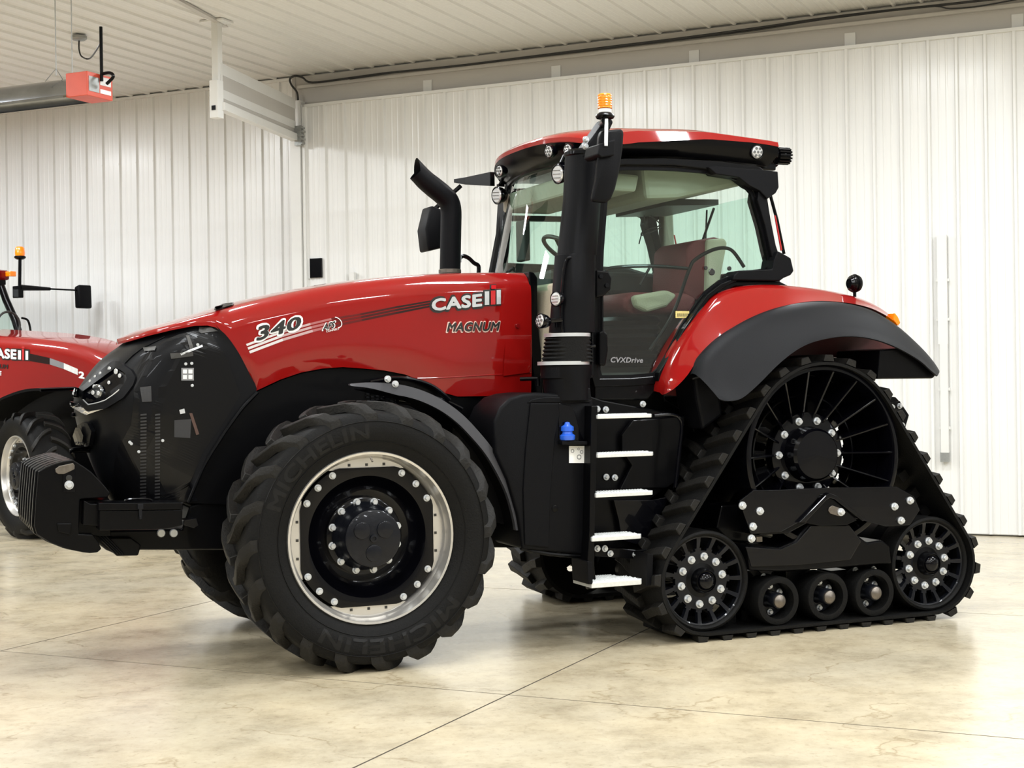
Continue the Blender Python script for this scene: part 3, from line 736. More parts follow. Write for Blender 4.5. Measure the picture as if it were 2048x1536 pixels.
# chassis rails, bolster and belly
MB().prism(XZ([(164, 1062), (364, 1058), (380, 1012), (420, 1000), (520, 1010), (560, 1100), (252, 1100), (243, 1113), (212, 1100)], -.40), -.40, .40).build('front_bolster', BLACK, T, bevel=.012)
MB().prism(XZ([(214, 1075), (262, 1075), (282, 1090), (276, 1111), (232, 1112)], -.45), -.46, .46).build('bolster_nose', BLACK, T, bevel=.008)
for k in range(4): MB().tube([atY(185+k*7, 1062+k*1, -.48), atY(232+k*5, 1108, -.48)], .006, 6).build('guard_rod', PLAST, T)
for px in (322, 347): disc_at(px, 1066, -.41, .026, ZINC, 'bolster_bolt', T, nrm=(0, -1, 0), th=.02, n=12)
MB().prism(XZ([(820, 830), (1180, 830), (1320, 800), (1500, 900), (1500, 1060), (1230, 1100), (820, 1080)], -.28), -.30, .30).build('chassis', BLACK, T, bevel=.02)
# axle
MB().tube([Vector((.17, -.9, .72)), Vector((.17, .9, .72))], .11, 20).build('front_axle', BLACK, T, smooth=True)
MB().prism([(.0, .55), (.35, .55), (.42, .95), (-.05, .95)], -.35, .35).build('axle_carrier', BLACK, T, bevel=.02)
MB().tube([Vector((3.39, -.7, 1.2)), Vector((3.39, .7, 1.2))], .17, 24).build('rear_axle', BLACK, T, smooth=True)
MB().prism([(1.5, .80), (3.8, .85), (3.9, 1.6), (1.5, 1.6)], -.32, .32).build('transmission_housing', BLACK, T, bevel=.03)

# ---------- front weights: a stack of suitcase plates
wp = [(77, 943), (92, 934), (110, 927), (128, 922), (146, 919.5), (155, 925), (168, 933), (182, 943), (204, 965.6), (213, 976), (220, 986), (215, 995), (160, 998), (158, 1068), (186, 1069), (197, 1085), (203, 1098), (195, 1105), (180, 1106.5), (166, 1105), (132, 1098), (99, 1085), (74, 1069), (69, 1053), (72, 1000)]
wpo = XZ(wp, -.56); NW_ = 20; th = 1.12/NW_
b = MB().prism(wpo, 0, th-.004); o = b.build('weight_plate', BLACK, T, bevel=.006, seg=2); o.location = (0, -.56, 0)
o0 = o
for k in range(1, NW_):
    c = o.copy(); COL.objects.link(c); c.location = (0, -.56+th*k, 0); c.scale = (1, 1, 1)
    c.location.x = (-.012 if k % 3 == 1 else 0)
o = MB().prism(XZ([(126, 940), (150, 934), (150, 984), (126, 984)], -.56), -.566, -.5605).build('weight_pocket', GLOSSB, T, bevel=.002)
MB().prism(XZ([(110, 938), (118, 932), (146, 926), (149, 931), (149, 938), (128, 948), (116, 948), (111, 944)], -.56), -.572, -.5605).build('cast_lug', STEEL, o, bevel=.003)
inst(BIGBOLT, 'bolt', atY(138, 970, -.567), o); disc_at(138, 956, -.567, .018, PRINTB, 'bolt_hole', o, nrm=(0, -1, 0), th=.002)
MB().prism(XZ([(113, 1046), (143, 1046), (141, 1070), (116, 1064)], -.56), -.575, -.5605).build('cast_boss', BLACK, T, bevel=.006)
MB().prism(XZ([(148, 1000), (222, 1000), (222, 1072), (148, 1072)], -.50), -.50, .50).build('weight_carrier', BLACK, T, bevel=.005)
# tool box on the bolster
bx = MB().prism(XZ([(199, 1022), (365, 1020), (364, 1051), (330, 1058), (199, 1061)], -.66), -.66, -.46).build('tool_box', BLACK, T, bevel=.004)
MB().prism(XZ([(197, 1006), (365, 1005), (366, 1019), (197, 1021)], -.665), -.668, -.455).build('lid', BLACK, bx, bevel=.004)
MB().box(atY(281, 1013, -.675), (.035, .012, .03)).box(atY(281, 1026, -.672), (.02, .012, .07)).box(atY(281, 1035, -.68), (.014, .02, .02)).build('latch', DKGREY, bx, bevel=.002)
MB().tube(curve([atY(250, 1003, -.6), atY(256, 999, -.6), atY(280, 998, -.6), atY(300, 999, -.6), atY(305, 1003, -.6)], 4), .008, 8).build('handle', GLOSSB, bx, smooth=True)
MB().prism(XZ([(168, 1001), (181, 1008), (198, 1008), (198, 1052), (166, 1050)], -.6), -.6, -.44).build('side_bracket', BLACK, T, bevel=.004)
MB().prism(XZ([(366, 1040), (392, 1036), (398, 1050), (388, 1056), (366, 1050)], -.52), -.54, -.40).build('rail_bracket', GLOSSB, T, bevel=.004)

# ---------- wheels
def lug_mesh(name, Ro, W, span, hw, dep, mat, sgn):
    """one curved agricultural lug from shoulder to centre line"""
    V = []; F = []; N = 7
    for i in range(N):
        q = i/(N-1); y = (-W/2-.012)*(1-q) + (W*.04)*q
        ang = -span*(1-(1-q)**1.6) if sgn > 0 else -span*(1-(1-q)**1.6)
        sh = max(0, (abs(y)/(W/2)-.72)/.28); R = Ro-.055*sh**1.8
        w = hw*(1.15 if q < .2 else .82); base = Ro-dep-.10*sh**2
        for a, rr in ((-w, base), (-w*.72, R), (w*.72, R), (w, base)):
            an = ang+a/Ro; V.append((rr*math.sin(an), y, rr*math.cos(an)))
    # drop down the sidewall
    k0 = len(V)
    for a, rr in ((-hw*1.0, Ro-.17), (-hw*.7, Ro-.16), (hw*.7, Ro-.16), (hw*1.0, Ro-.17)):
        an = a/Ro+.03; V.append((rr*math.sin(an), -W/2-.004, rr*math.cos(an)))
    for i in range(N-1):
        for j in range(3): F.append((i*4+j, i*4+j+1, i*4+5+j, i*4+4+j))
    for j in range(3): F.append((k0+j, k0+j+1, j+1, j))
    F += [((N-1)*4, (N-1)*4+1, (N-1)*4+2, (N-1)*4+3), (k0, 0, 3, k0+3) if False else (k0, k0+1, 1, 0)]
    if sgn < 0: V = [(x, -y, z) for x, y, z in V]
    o = mk(name, V, F, mat, smooth=True, angle=35, bevel=.004, seg=1); me = o.data; bpy.data.objects.remove(o); return me
RO, TW = .825, .54
prof = [(.505, -.215), (.53, -.235), (.56, -.255), (.62, -.280), (.68, -.284), (.725, -.272), (.752, -.25), (.765, -.20), (.772, -.1), (.775, 0)]
prof = prof + [(r, -h) for r, h in reversed(prof[:-1])]
prof = curve2(prof, 3)
tyre = MB().lathe(prof+[(.49, .15), (.49, -.15)], n=96, closed=True); TYM = tyre.build('tyre', RUBBER, smooth=True, angle=50); tme = TYM.data; bpy.data.objects.remove(TYM)
LGA = lug_mesh('tread_lug', RO, TW, .30, .042, .052, LUG, 1); LGB = lug_mesh('tread_lug', RO, TW, .30, .042, .052, LUG, -1)
rimp = [(.512, -.205), (.524, -.225), (.518, -.240), (.505, -.238), (.497, -.215), (.490, -.170), (.488, -.165), (.478, -.155), (.475, -.06), (.475, .0), (.475, .10), (.480, .16), (.50, .2), (.515, .225), (.52, .2), (.50, .14), (.496, .09), (.496, 0), (.497, -.07), (.498, -.14), (.505, -.17)]
rim = MB().lathe(rimp, n=72, closed=True).build('rim', SILVER, smooth=True, angle=50); rme = rim.data; bpy.data.objects.remove(rim)
def disc_outline(n=96):
    out = []
    for k in range(n):
        a = 2*PI*k/n; r = .460; m_ = max(abs(math.cos(a)), abs(math.sin(a)))
        out.append((min(r, .420/m_), a))
    return out
DO = disc_outline()
rings = [(None, -.150), (.385, -.150), (.37, -.147), (.35, -.10), (.32, -.05), (.28, -.03), (.24, -.03), (.238, -.075), (.225, -.082), (0.0, -.082)]
V = []; F = []; nD = len(DO)
for r, h in rings:
    for ro, a in DO:
        q = ro if r is None else r; V.append((q*math.cos(a), h, q*math.sin(a)))
for i in range(len(rings)-1):
    for k in range(nD): F.append((i*nD+k, i*nD+(k+1) % nD, (i+1)*nD+(k+1) % nD, (i+1)*nD+k))
o = mk('wheel_disc', V, F, GLOSSB, smooth=True, angle=40); dme = o.data; bpy.data.objects.remove(o)
cap = MB().lathe([(.21, -.08), (.205, -.10), (.185, -.13), (.178, -.145), (.178, -.235), (.172, -.255), (.160, -.262), (0, -.262)], n=48)
capo = cap.build('hub_cap', DKGREY, smooth=True, angle=35); cme = capo.data; bpy.data.objects.remove(capo)
def arc_text(s, R0, R1, a0, a1, y, mat, parent):
    V, F = text_mesh(s, 1, .03, 0); V, F = subdiv(V, F, 1); P = []
    for v in V:
        a = a0+(a1-a0)*v.x; r = R0+(R1-R0)*v.y
        P.append((r*math.sin(a), y(r)-v.z*.00012, r*math.cos(a)))
    return mk('sidewall_lettering', P, F, mat, parent)
def wheel(loc, rz, parent, near=True, lugs=20, phase=0.0, fine=True):
    w = inst(dme, 'front_wheel', loc, parent, (0, 0, rz)); tyo = inst(tme, 'tyre', (0, 0, 0), w)
    if near: tyo['label'] = 'black ribbed tractor tyre with raised lettering'
    inst(rme, 'rim', (0, 0, 0), w, label='silver painted rim')
    inst(cme, 'hub_cap', (0, 0, 0), w)
    for k in range(lugs):
        inst(LGA, 'tread_lug', (0, 0, 0), w, (0, 2*PI*k/lugs+phase, 0)); inst(LGB, 'tread_lug', (0, 0, 0), w, (0, 2*PI*(k+.5)/lugs+phase, 0))
    for k in range(12):
        a = 2*PI*(k+.45)/12; inst(NUT, 'wheel_nut', (.213*math.cos(a), -.082, .213*math.sin(a)), w)
    for qd in range(4):
        for d in (30, 45, 60):
            a = math.radians(90*qd+d); inst(BOLT, 'rim_bolt', (.437*math.cos(a), -.150, .437*math.sin(a)), w)
    for qd in range(4):                                            # silver rim tabs behind the flats
        a = PI/2*qd; ca, sa = math.cos(a), math.sin(a)
        b = MB()
        for rr0, rr1, tt in ((.408, .488, .19),):
            P = [(rr0, -tt*1.25), (rr1, -tt*.75), (rr1, tt*.75), (rr0, tt*1.25)]
            V = [(p*ca-q*sa, hh, p*sa+q*ca) for hh in (-.140, -.120) for p, q in P]
            b.add(V, [(0, 1, 2, 3), (4, 7, 6, 5), (0, 4, 5, 1), (1, 5, 6, 2), (2, 6, 7, 3), (3, 7, 4, 0)])
        b.build('rim_tab', SILVER, w)
        for tt in (-.11, 0, .11):
            c = Vector((.437*ca-tt*sa, -.142, .437*sa+tt*ca)); b2 = MB().box(c, (.016, .004, .016)); b2.build('slot', PRINTB, w)
    for a in (math.radians(145), math.radians(35), math.radians(270)):
        c = (.088*math.cos(a), -.262, .088*math.sin(a)); MB().lathe([(0, 0), (.052, 0), (.050, -.008), (.045, -.010), (0, -.010)], c, 24).build('cap_boss', DKGREY, w, smooth=True, angle=30)
    MB().lathe([(0, 0), (.026, 0), (.024, -.014), (.012, -.016), (.010, -.008), (0, -.008)], (0, -.262, 0), 16).build('centre_plug', DKGREY, w, smooth=True, angle=30)
    if fine:
        yf = lambda r: -interp([(.55, .252), (.62, .284), (.70, .284), (.74, .268)], r)
        arc_text('MICHELIN', .60, .69, math.radians(-72), math.radians(-2), yf, LETTER, w)
        arc_text('MICHELIN', .60, .69, math.radians(128), math.radians(212), yf, LETTER, w)
        for rr in (.585, .705): MB().lathe([(rr-.003, yf(rr)+.002), (rr, yf(rr)-.004), (rr+.003, yf(rr)+.002)], n=72, closed=True).build('sidewall_ring', LETTER, w, smooth=True)
        MB().tube([(0, -.225, .485), (.005, -.245, .46)], .006, 8).build('valve_stem', STEEL, w)
    return w
FWX, FWZ = .165, .805
wheel((FWX, -.97, FWZ), 0, T); wheel((FWX, .97, FWZ), PI, T, False, fine=False, phase=.1)
# front fender: thin grey-edged blade curved behind the wheel
fp = [(700, 768), (735, 765), (770, 766), (810, 771), (850, 783), (890, 803), (925, 829), (955, 860), (985, 897), (1010, 940), (1030, 985), (1042, 1030), (1047, 1060)]
fo = XZ(fp, -.98); fo = curve2(fo, 4)
n_ = len(fo); wd_ = [.010+.062*min(1, 4.5*k/n_)*(1-.25*(k/n_)) for k in range(n_)]
cx, cz = FWX, FWZ
fi = []
for (x, z), w in zip(fo, wd_):
    d = Vector((x-cx, z-cz)).normalized(); fi.append((x-d.x*w, z-d.y*w))
V = []; F = []
for (x, z), (x2, z2) in zip(fo, fi): V += [(x, -.98, z), (x2, -.99, z2), (x2, -.95, z2), (x, -.94, z)]
for i in range(n_-1):
    for j in range(4): F.append((i*4+j, i*4+(j+1) % 4, i*4+4+(j+1) % 4, i*4+4+j))
F += [(0, 1, 2, 3), ((n_-1)*4, (n_-1)*4+1, (n_-1)*4+2, (n_-1)*4+3)]
fnd = mk('front_fender', V, F, FENDG, T, smooth=True, angle=40)
V = []; F = []
for x, z in fi[6:]:
    V += [(x, -.95, z), (x, -.52, z+.0)]
for i in range(len(fi[6:])-1): F.append((i*2, i*2+1, i*2+3, i*2+2))
mk('fender_sheet', V, F, BLACK, fnd, smooth=True)
for px, py in ((775, 758), (790, 768)): inst(BOLT, 'fender_bolt', atY(px, py, -.98), fnd)
# inner shield behind the wheel between fender and tank
MB().prism(XZ([(905, 835), (955, 870), (985, 905), (1010, 950), (1028, 995), (1040, 1040), (1045, 1060), (1000, 1046), (905, 1040)], -.80), -.80, -.76).build('fender_shield', BLACK, fnd)
for px, py in ((983, 943), (1016, 951)): inst(BOLT, 'shield_bolt', atY(px, py, -.805), fnd)

# ---------- fuel tank with blue filler cap
tk = XZ([(988, 842), (1000, 815), (1020, 796), (1045, 788), (1075, 785), (1180, 790), (1187, 800), (1184, 1112), (1044, 1098), (1040, 1060), (1035, 1030), (1015, 960), (990, 905)], -1.02)
tank = MB().prism(tk, -1.02, -.55).build('fuel_tank', PLAST, T, bevel=.035, seg=4, smooth=True)
MB().prism(XZ([(1090, 793), (1172, 795), (1180, 802), (1178, 806), (1050, 806), (1060, 798)], -1.0), -1.028, -.7).build('tank_top_edge', PLAST, tank, bevel=.008)
rcs = MB().prism(XZ([(1116, 806), (1142, 812), (1150, 826), (1160, 866), (1168, 880), (1166, 886), (1119, 884), (1117, 878)], -1.02), -1.026, -1.018).build('filler_recess', GLOSSB, tank, bevel=.003)
cp = atY(1135, 880, -1.05); cp2 = MB()
cp2.lathe([(0, 0), (.045, 0), (.05, .01), (.05, .03), (.035, .04), (.032, .055), (.042, .06), (.042, .085), (.02, .1), (.015, .115), (0, .118)], cp, 20, 'Z')
cp2.build('filler_cap', BLUE, tank, smooth=True, angle=40, label='blue filler cap')
MB().prism(XZ([(1117, 882), (1168, 882), (1168, 889), (1117, 889)], -1.03), -1.085, -1.02).build('filler_shelf', PLAST, tank, bevel=.004)
stk = MB().prism(XZ([(1138, 892), (1169, 892), (1169, 926), (1138, 926)], -1.024), -1.026, -1.0235).build('sticker', WHITE, tank, label='white square safety sticker')
for px, py, r in ((1145, 902, .012), (1157, 898, .008), (1163, 904, .012), (1158, 914, .016)):
    MB().lathe([(r, 0), (r, -.002), (r*.7, -.002), (r*.7, 0)], atY(px, py, -1.0265), 12, closed=True).build('pictogram', GREYP, stk)
disc_at(1110, 1017, -1.02, .022, BLACK, 'tank_plug', tank, nrm=(0, -1, 0), th=.006)
MB().prism(XZ([(1060, 806), (1117, 806), (1118, 830), (1108, 880), (1100, 990), (1096, 1095), (1048, 1090), (1045, 980), (1050, 900)], -1.02), -1.034, -1.019).build('tank_panel', PLAST, tank, bevel=.014, seg=3)
MB().tube(curve([atY(1042, 1096, -.98), atY(1100, 1108, -1.0), atY(1172, 1113, -1.0)], 4), .014, 8).build('tank_strap', BLACK, tank, smooth=True)

# ---------- steps
ld = MB().prism(XZ([(1180, 792), (1205, 800), (1365, 830), (1370, 850), (1352, 960), (1342, 1000), (1310, 1060), (1290, 1095), (1180, 1100)], -.85), -.85, -.55).build('step_backplate', BLACK, T, bevel=.01)
lad = MB().prism(XZ([(1180, 812), (1193, 812), (1187, 1060), (1186, 1130), (1190, 1165), (1176, 1165), (1172, 1125), (1176, 1060)], -1.10), -1.12, -.92).build('ladder', BLACK, T, bevel=.004)
for y0_, y1_, x0_, x1_, d, h in ((828, 833, 1195, 1308, .10, .024), (905, 909, 1195, 1311, .12, .026), (983, 988, 1192, 1310, .15, .028), (1070, 1075, 1184, 1287, .20, .030), (1160, 1166, 1183, 1288, .28, .036)):
    YF = -1.14 if y0_ < 1150 else -1.22
    A_, B_ = atY(x0_, y0_, YF), atY(x1_, y1_, YF); z = (A_.z+B_.z)/2+.005
    st = MB().add([(A_.x, YF, z-h), (B_.x-.02, YF, z-h), (B_.x, YF+.03, z-h), (B_.x-.02 if d < .2 else B_.x-.10, YF+d, z-h), (A_.x, YF+d, z-h)] + [(A_.x, YF, z), (B_.x-.02, YF, z), (B_.x, YF+.03, z), (B_.x-.02 if d < .2 else B_.x-.10, YF+d, z), (A_.x, YF+d, z)],
                  [(0, 1, 2, 3, 4), (5, 9, 8, 7, 6), (0, 5, 6, 1), (1, 6, 7, 2), (2, 7, 8, 3), (3, 8, 9, 4), (4, 9, 5, 0)]).build('step_tread', TREAD, lad, bevel=.004)
    b = MB(); nn = 18
    for r_ in range(max(1, int(d/.035))):
        for k in range(nn):
            x = A_.x+.02+(B_.x-A_.x-.05)*(k+.5*(r_ % 2))/nn
            if r_*.035 > .14 and x > B_.x-.1: continue
            b.lathe([(.009, 0), (.007, .006), (0, .006)], (x, YF+.018+.035*r_, z), 6, 'Z')
    b.build('grip_teeth', TREAD, lad, kind='stuff')
MB().prism(XZ([(1187, 1092), (1275, 1100), (1290, 1098), (1296, 1106), (1292, 1168), (1286, 1168), (1282, 1118), (1187, 1112)], -1.0), -1.02, -.99).build('step_hanger', BLACK, lad, bevel=.003)
MB().prism(XZ([(1286, 1105), (1298, 1108), (1296, 1168), (1284, 1170)], -1.16), -1.22, -.98).build('rubber_strap', PLAST, lad, bevel=.003)
MB().prism(XZ([(1172, 1122), (1182, 1124), (1183, 1168), (1174, 1168)], -1.2), -1.22, -.98).build('rubber_strap', PLAST, lad, bevel=.003)
for px, py, Y in ((1194, 1097, -1.025), (1209, 1097, -1.025), (1220, 1107, -1.025), (1270, 1109, -1.025), (1283, 1113, -1.025), (1172, 1129, -1.13), (1173, 1155, -1.13), (1211, 819, -.87), (1194, 818, -.87), (1275, 872, -.86), (1257, 890, -.86), (1212, 954, -.86), (1229, 955, -.86), (1285, 808, -.87)):
    inst(BOLT, 'ladder_bolt', atY(px, py, Y), lad)
MB().prism(XZ([(1225, 1000), (1300, 1000), (1350, 990), (1352, 970), (1340, 1010), (1305, 1068), (1285, 1092), (1240, 1080), (1235, 1040)], -.88), -.90, -.86).build('splash_panel', GLOSSB, lad, bevel=.004)
MB().prism(XZ([(1240, 870), (1262, 840), (1300, 838), (1366, 832), (1354, 958), (1330, 975), (1236, 978), (1260, 930), (1240, 900)], -.87), -.90, -.86).build('splash_panel', BLACK, lad, bevel=.006)
MB().tube(curve([atY(1308, 831, -1.05), atY(1340, 829, -1.05), atY(1358, 836, -1.05), atY(1363, 858, -1.05), atY(1356, 920, -1.05), atY(1350, 975, -1.05)], 5), .012, 8).build('grab_rail', GLOSSB, lad, smooth=True)
MB().tube([atY(1040, 758, -.7), atY(1075, 757, -.75)], .014, 8).tube([atY(1075, 757, -.75), atY(1076, 772, -.75)], .016, 8).build('fuel_hose_elbow', GLOSSB, T, smooth=True)
MB().prism(XZ([(1180, 760), (1320, 758), (1330, 800), (1380, 830), (1400, 900), (1180, 900)], -.62), -.64, -.3).build('cab_underframe', BLACK, T, bevel=.02)
b = MB().tube([Vector((1.9, -.1, .50)), Vector((2.6, -.1, .47))], .03, 8).tube([Vector((1.95, -.45, .30)), Vector((3.0, -.45, .30))], .022, 8); b.build('drawbar_support', GLOSSB, T, smooth=True)

# ---------- rear track unit
DC = Vector((3.39, 0, 1.195)); DR = .62
IF = Vector((2.45, 0, .395)); IR_ = Vector((4.285, 0, .395)); IRR = .335
def tangent_path(circles):
    """outer hull round circles given clockwise seen from -Y: (x, z, r)"""
    P = []; n = len(circles)
    for i in range(n):
        (x0, z0, ra), (x1, z1, rb_), (xp, zp, rp) = circles[i], circles[(i+1) % n], circles[i-1]
        def ang(xa, za, ra_, xb, zb, rb2):
            d = math.hypot(xb-xa, zb-za); th_ = math.atan2(zb-za, xb-xa); return th_ + math.acos((ra_-rb2)/d)
        a_in = ang(xp, zp, rp, x0, z0, ra); a_out = ang(x0, z0, ra, x1, z1, rb_)
        while a_out > a_in: a_out -= 2*PI
        m_ = max(3, int((a_in-a_out)/.12))
        for k in range(m_+1):
            a = a_in+(a_out-a_in)*k/m_; P.append((x0+ra*math.cos(a), z0+ra*math.sin(a)))
    return P
def densify(P, step):
    n = len(P); L = [0]
    for i in range(n): a, b = P[i], P[(i+1) % n]; L.append(L[-1]+math.hypot(b[0]-a[0], b[1]-a[1]))
    tot = L[-1]; m_ = int(round(tot/step)); out = []; i = 0
    for k in range(m_):
        d = tot*k/m_
        while L[i+1] < d: i += 1
        t = (d-L[i])/max(1e-9, L[i+1]-L[i]); a, b = P[i], P[(i+1) % n]
        out.append(((a[0]+(b[0]-a[0])*t, a[1]+(b[1]-a[1])*t)))
    return out, tot
def beltpath(e):   # clockwise from front idler over the drive wheel to the rear idler
    return tangent_path([(IF.x, IF.z, IRR+e), (DC.x, DC.z, DR+e), (IR_.x, IR_.z, IRR+e)])
YB0, YB1 = -1.265, -.665
def track(s, parent):
    Y = lambda y: s*y
    inner, tot = densify(beltpath(.0), .06); 
    V = []; F = []; n = len(inner)
    nr = []
    for i in range(n):
        a, b = inner[i-1], inner[(i+1) % n]; t = Vector((b[0]-a[0], b[1]-a[1])).normalized(); nr.append((-t.y, t.x))
    for (x, z), (nx, nz) in zip(inner, nr):
        V += [(x, Y(YB0), z), (x, Y(YB1), z), (x+nx*.028, Y(YB1), z+nz*.028), (x+nx*.028, Y(YB0+.03), z+nz*.028), (x+nx*.020, Y(YB0), z+nz*.020)]
    for i in range(n):
        j = (i+1) % n
        for q in range(5): F.append((i*5+q, i*5+(q+1) % 5, j*5+(q+1) % 5, j*5+q))
    belt = mk('track_belt', V, F, RUBBER, parent, smooth=True, angle=40)
    if s > 0: belt['label'] = 'near rubber track belt with chevron lugs'
    # chevron lugs
    base, tot = densify(beltpath(.027), .01); nl = 38; m_ = len(base)
    def pt(d):
        d = d % tot; k = d/tot*m_; i = int(k) % m_; t = k-int(k); a, b = base[i], base[(i+1) % m_]
        return Vector((a[0]+(b[0]-a[0])*t, a[1]+(b[1]-a[1])*t)), Vector((b[0]-a[0], b[1]-a[1])).normalized()
    for side in (0, 1):
        for k in range(nl):
            d0 = tot*(k+.5*side+.25)/nl; V = []; F = []; N = 4
            for i in range(N):
                q = i/(N-1)
                y = (YB0-.002+(.31)*q) if side == 0 else (YB1-(.31)*q)
                dd = d0 - .10*max(0, q-.18)*(1 if True else 1)
                for off, h in ((-.042, 0), (-.028, .044), (.028, .044), (.042, 0)):
                    p, t = pt(dd+off); nn = Vector((-t.y, t.x)); p = p+nn*h; V.append((p.x, Y(y), p.y))
            for i in range(N-1):
                for j in range(3): F.append((i*4+j, i*4+j+1, i*4+5+j, i*4+4+j))
            F += [(0, 1, 2, 3), (4*N-4, 4*N-3, 4*N-2, 4*N-1)]
            mk('tread_lug', V, F, LUG, belt, bevel=.004, seg=1)
    # guide blocks inside
    gb = MB(); gi, tt = densify(beltpath(0), .165)
    for i in range(len(gi)):
        a, b = Vector(gi[i-1]), Vector(gi[(i+1) % len(gi)]); t = (b-a).normalized(); nn = Vector((t.y, -t.x)); c = Vector(gi[i])+nn*.035
        R_ = Matrix.Rotation(-math.atan2(t.y, t.x), 3, 'Y'); gb.box((c.x, Y(-.965), c.y), (.07, .08, .07), R_)
    gb.build('guide_lug', RUBBER, belt, kind='stuff')
    S = (lambda b: setattr(b, 'V', [(x, s*y, z) for x, y, z in b.V]) or b)
    # drive wheel: outer band, dished ribs, hub
    b = MB().lathe([(.605, -1.235), (.618, -1.23), (.618, -.70), (.60, -.70), (.585, -.96), (.575, -1.20), (.585, -1.235)], DC, 72, closed=True)
    dw = S(b).build('drive_wheel', GLOSSB, parent, smooth=True, angle=40)
    S(MB().lathe([(.575, -1.06), (.56, -1.07), (.55, -1.0), (.53, -.92), (.52, -.90), (.53, -.89), (.575, -.98)], DC, 72, closed=True)).build('inner_band', GLOSSB, dw, smooth=True, angle=40)
    # back disc with slots
    nh = 18; ring = []
    V = []; F = []; m2 = nh*8; rr = [.20, .290, .300, .375, .385, .54]
    for k in range(m2):
        a = 2*PI*k/m2
        for r in rr: V.append((DC.x+r*math.cos(a), Y(-.98+.07*(r-.2)/.2), DC.z+r*math.sin(a)))
    for k in range(m2):
        j = (k+1) % m2
        for q in range(5):
            if q in (2,) and k % 8 in (2, 3, 4, 5): continue
            if q in (1, 3) and k % 8 in (3, 4): continue
            F.append((k*6+q, k*6+q+1, j*6+q+1, j*6+q))
    mk('back_disc', V, F, GLOSSB, dw)
    for k in range(nh):
        a = 2*PI*k/nh; ca, sa = math.cos(a), math.sin(a); t = .007
        P = [(.24, -1.03), (.30, -1.07), (.58, -1.215), (.60, -1.215), (.60, -.98), (.54, -.93), (.38, -.90), (.24, -.985)]
        V = [(DC.x+r*ca-w*sa, Y(y), DC.z+r*sa+w*ca) for w in (-t, t) for r, y in P]; n8 = len(P)
        F = [tuple(range(n8)), tuple(range(2*n8-1, n8-1, -1))]+[(i, (i+1) % n8, n8+(i+1) % n8, n8+i) for i in range(n8)]
        mk('wheel_rib', V, F, GLOSSB, dw, bevel=.003, seg=1)
    S(MB().lathe([(.295, -.98), (.29, -1.03), (.27, -1.035), (.195, -1.035), (.188, -1.06), (.182, -1.13), (.165, -1.15), (0, -1.155)], DC, 40)).build('drive_hub', GLOSSB, dw, smooth=True, angle=35)
    for k in range(10):
        a = 2*PI*k/10; inst(BIGBOLT, 'hub_bolt', (DC.x+0.240*math.cos(a), Y(-1.035), DC.z+.240*math.sin(a)), dw, None if s > 0 else (0, 0, PI))
    S(MB().lathe([(.40, -.93), (.405, -.985), (.415, -.985), (.42, -.93)], DC, 60, closed=True)).build('stiffening_ring', GLOSSB, dw, smooth=True)
    # idlers
    for C_, nm in ((IF, 'idler_wheel'), (IR_, 'idler_wheel')):
        b = MB().lathe([(.330, -1.215), (.335, -1.20), (.335, -1.03), (.300, -1.03), (.295, -1.20), (.305, -1.218), (.315, -1.222)], C_, 56, closed=True)
        idl = S(b).build(nm, RUBBER, parent, smooth=True, angle=40)
        S(MB().lathe([(.335, -.70), (.335, -.90), (.18, -.90), (.18, -.70)], C_, 40, closed=True)).build('inner_wheel', BLACK, idl, smooth=True, angle=40)
        no = 15; m2 = no*8; V = []; F = []; rr = [.10, .180, .196, .214, .262, .286, .302]; yy = [-1.165, -1.165, -1.165, -1.168, -1.185, -1.19, -1.20]
        for back in (0, .035):
            for k in range(m2):
                a = 2*PI*k/m2
                for r, y in zip(rr, yy): V.append((C_.x+r*math.cos(a), Y(y+back), C_.z+r*math.sin(a)))
        def hole(k, q): return (q in (3, 4) and k % 8 in (1, 2, 3, 4, 5, 6)) or (q == 2 and k % 8 in (2, 3, 4, 5)) or (q == 1 and k % 8 in (3, 4) and False)
        o7 = 7
        for bk in (0, m2*o7):
            for k in range(m2):
                j = (k+1) % m2
                for q in range(6):
                    if not hole(k, q): F.append((bk+k*o7+q, bk+k*o7+q+1, bk+j*o7+q+1, bk+j*o7+q))
        for k in range(m2):
            j = (k+1) % m2; p_ = (k-1) % m2
            for q in range(6):
                if hole(k, q):
                    if not hole(p_, q): F.append((k*o7+q, k*o7+q+1, m2*o7+k*o7+q+1, m2*o7+k*o7+q))
                    if not hole(j, q): F.append((j*o7+q, j*o7+q+1, m2*o7+j*o7+q+1, m2*o7+j*o7+q))
                    if not hole(k, q-1): F.append((k*o7+q, j*o7+q, m2*o7+j*o7+q, m2*o7+k*o7+q))
                    if not hole(k, q+1): F.append((k*o7+q+1, j*o7+q+1, m2*o7+j*o7+q+1, m2*o7+k*o7+q+1))
        mk('spoked_disc', V, F, DKGREY, idl, smooth=True, angle=30)
        S(MB().lathe([(.12, -1.10), (.115, -1.165), (.085, -1.175), (.082, -1.215), (.072, -1.235), (.068, -1.225), (.060, -1.225)], C_, 32)).build('hub', BLACK, idl, smooth=True, angle=35)
        S(MB().lathe([(.062, -1.22), (.058, -1.238), (.040, -1.256), (.015, -1.264), (0, -1.265)], C_, 28)).build('oil_cap', GLOSSB, idl, smooth=True, angle=40)
        for k in range(10):
            a = 2*PI*(k+.3)/10; inst(BIGBOLT, 'idler_bolt', (C_.x+.158*math.cos(a), Y(-1.166), C_.z+.158*math.sin(a)), idl, None if s > 0 else (0, 0, PI))
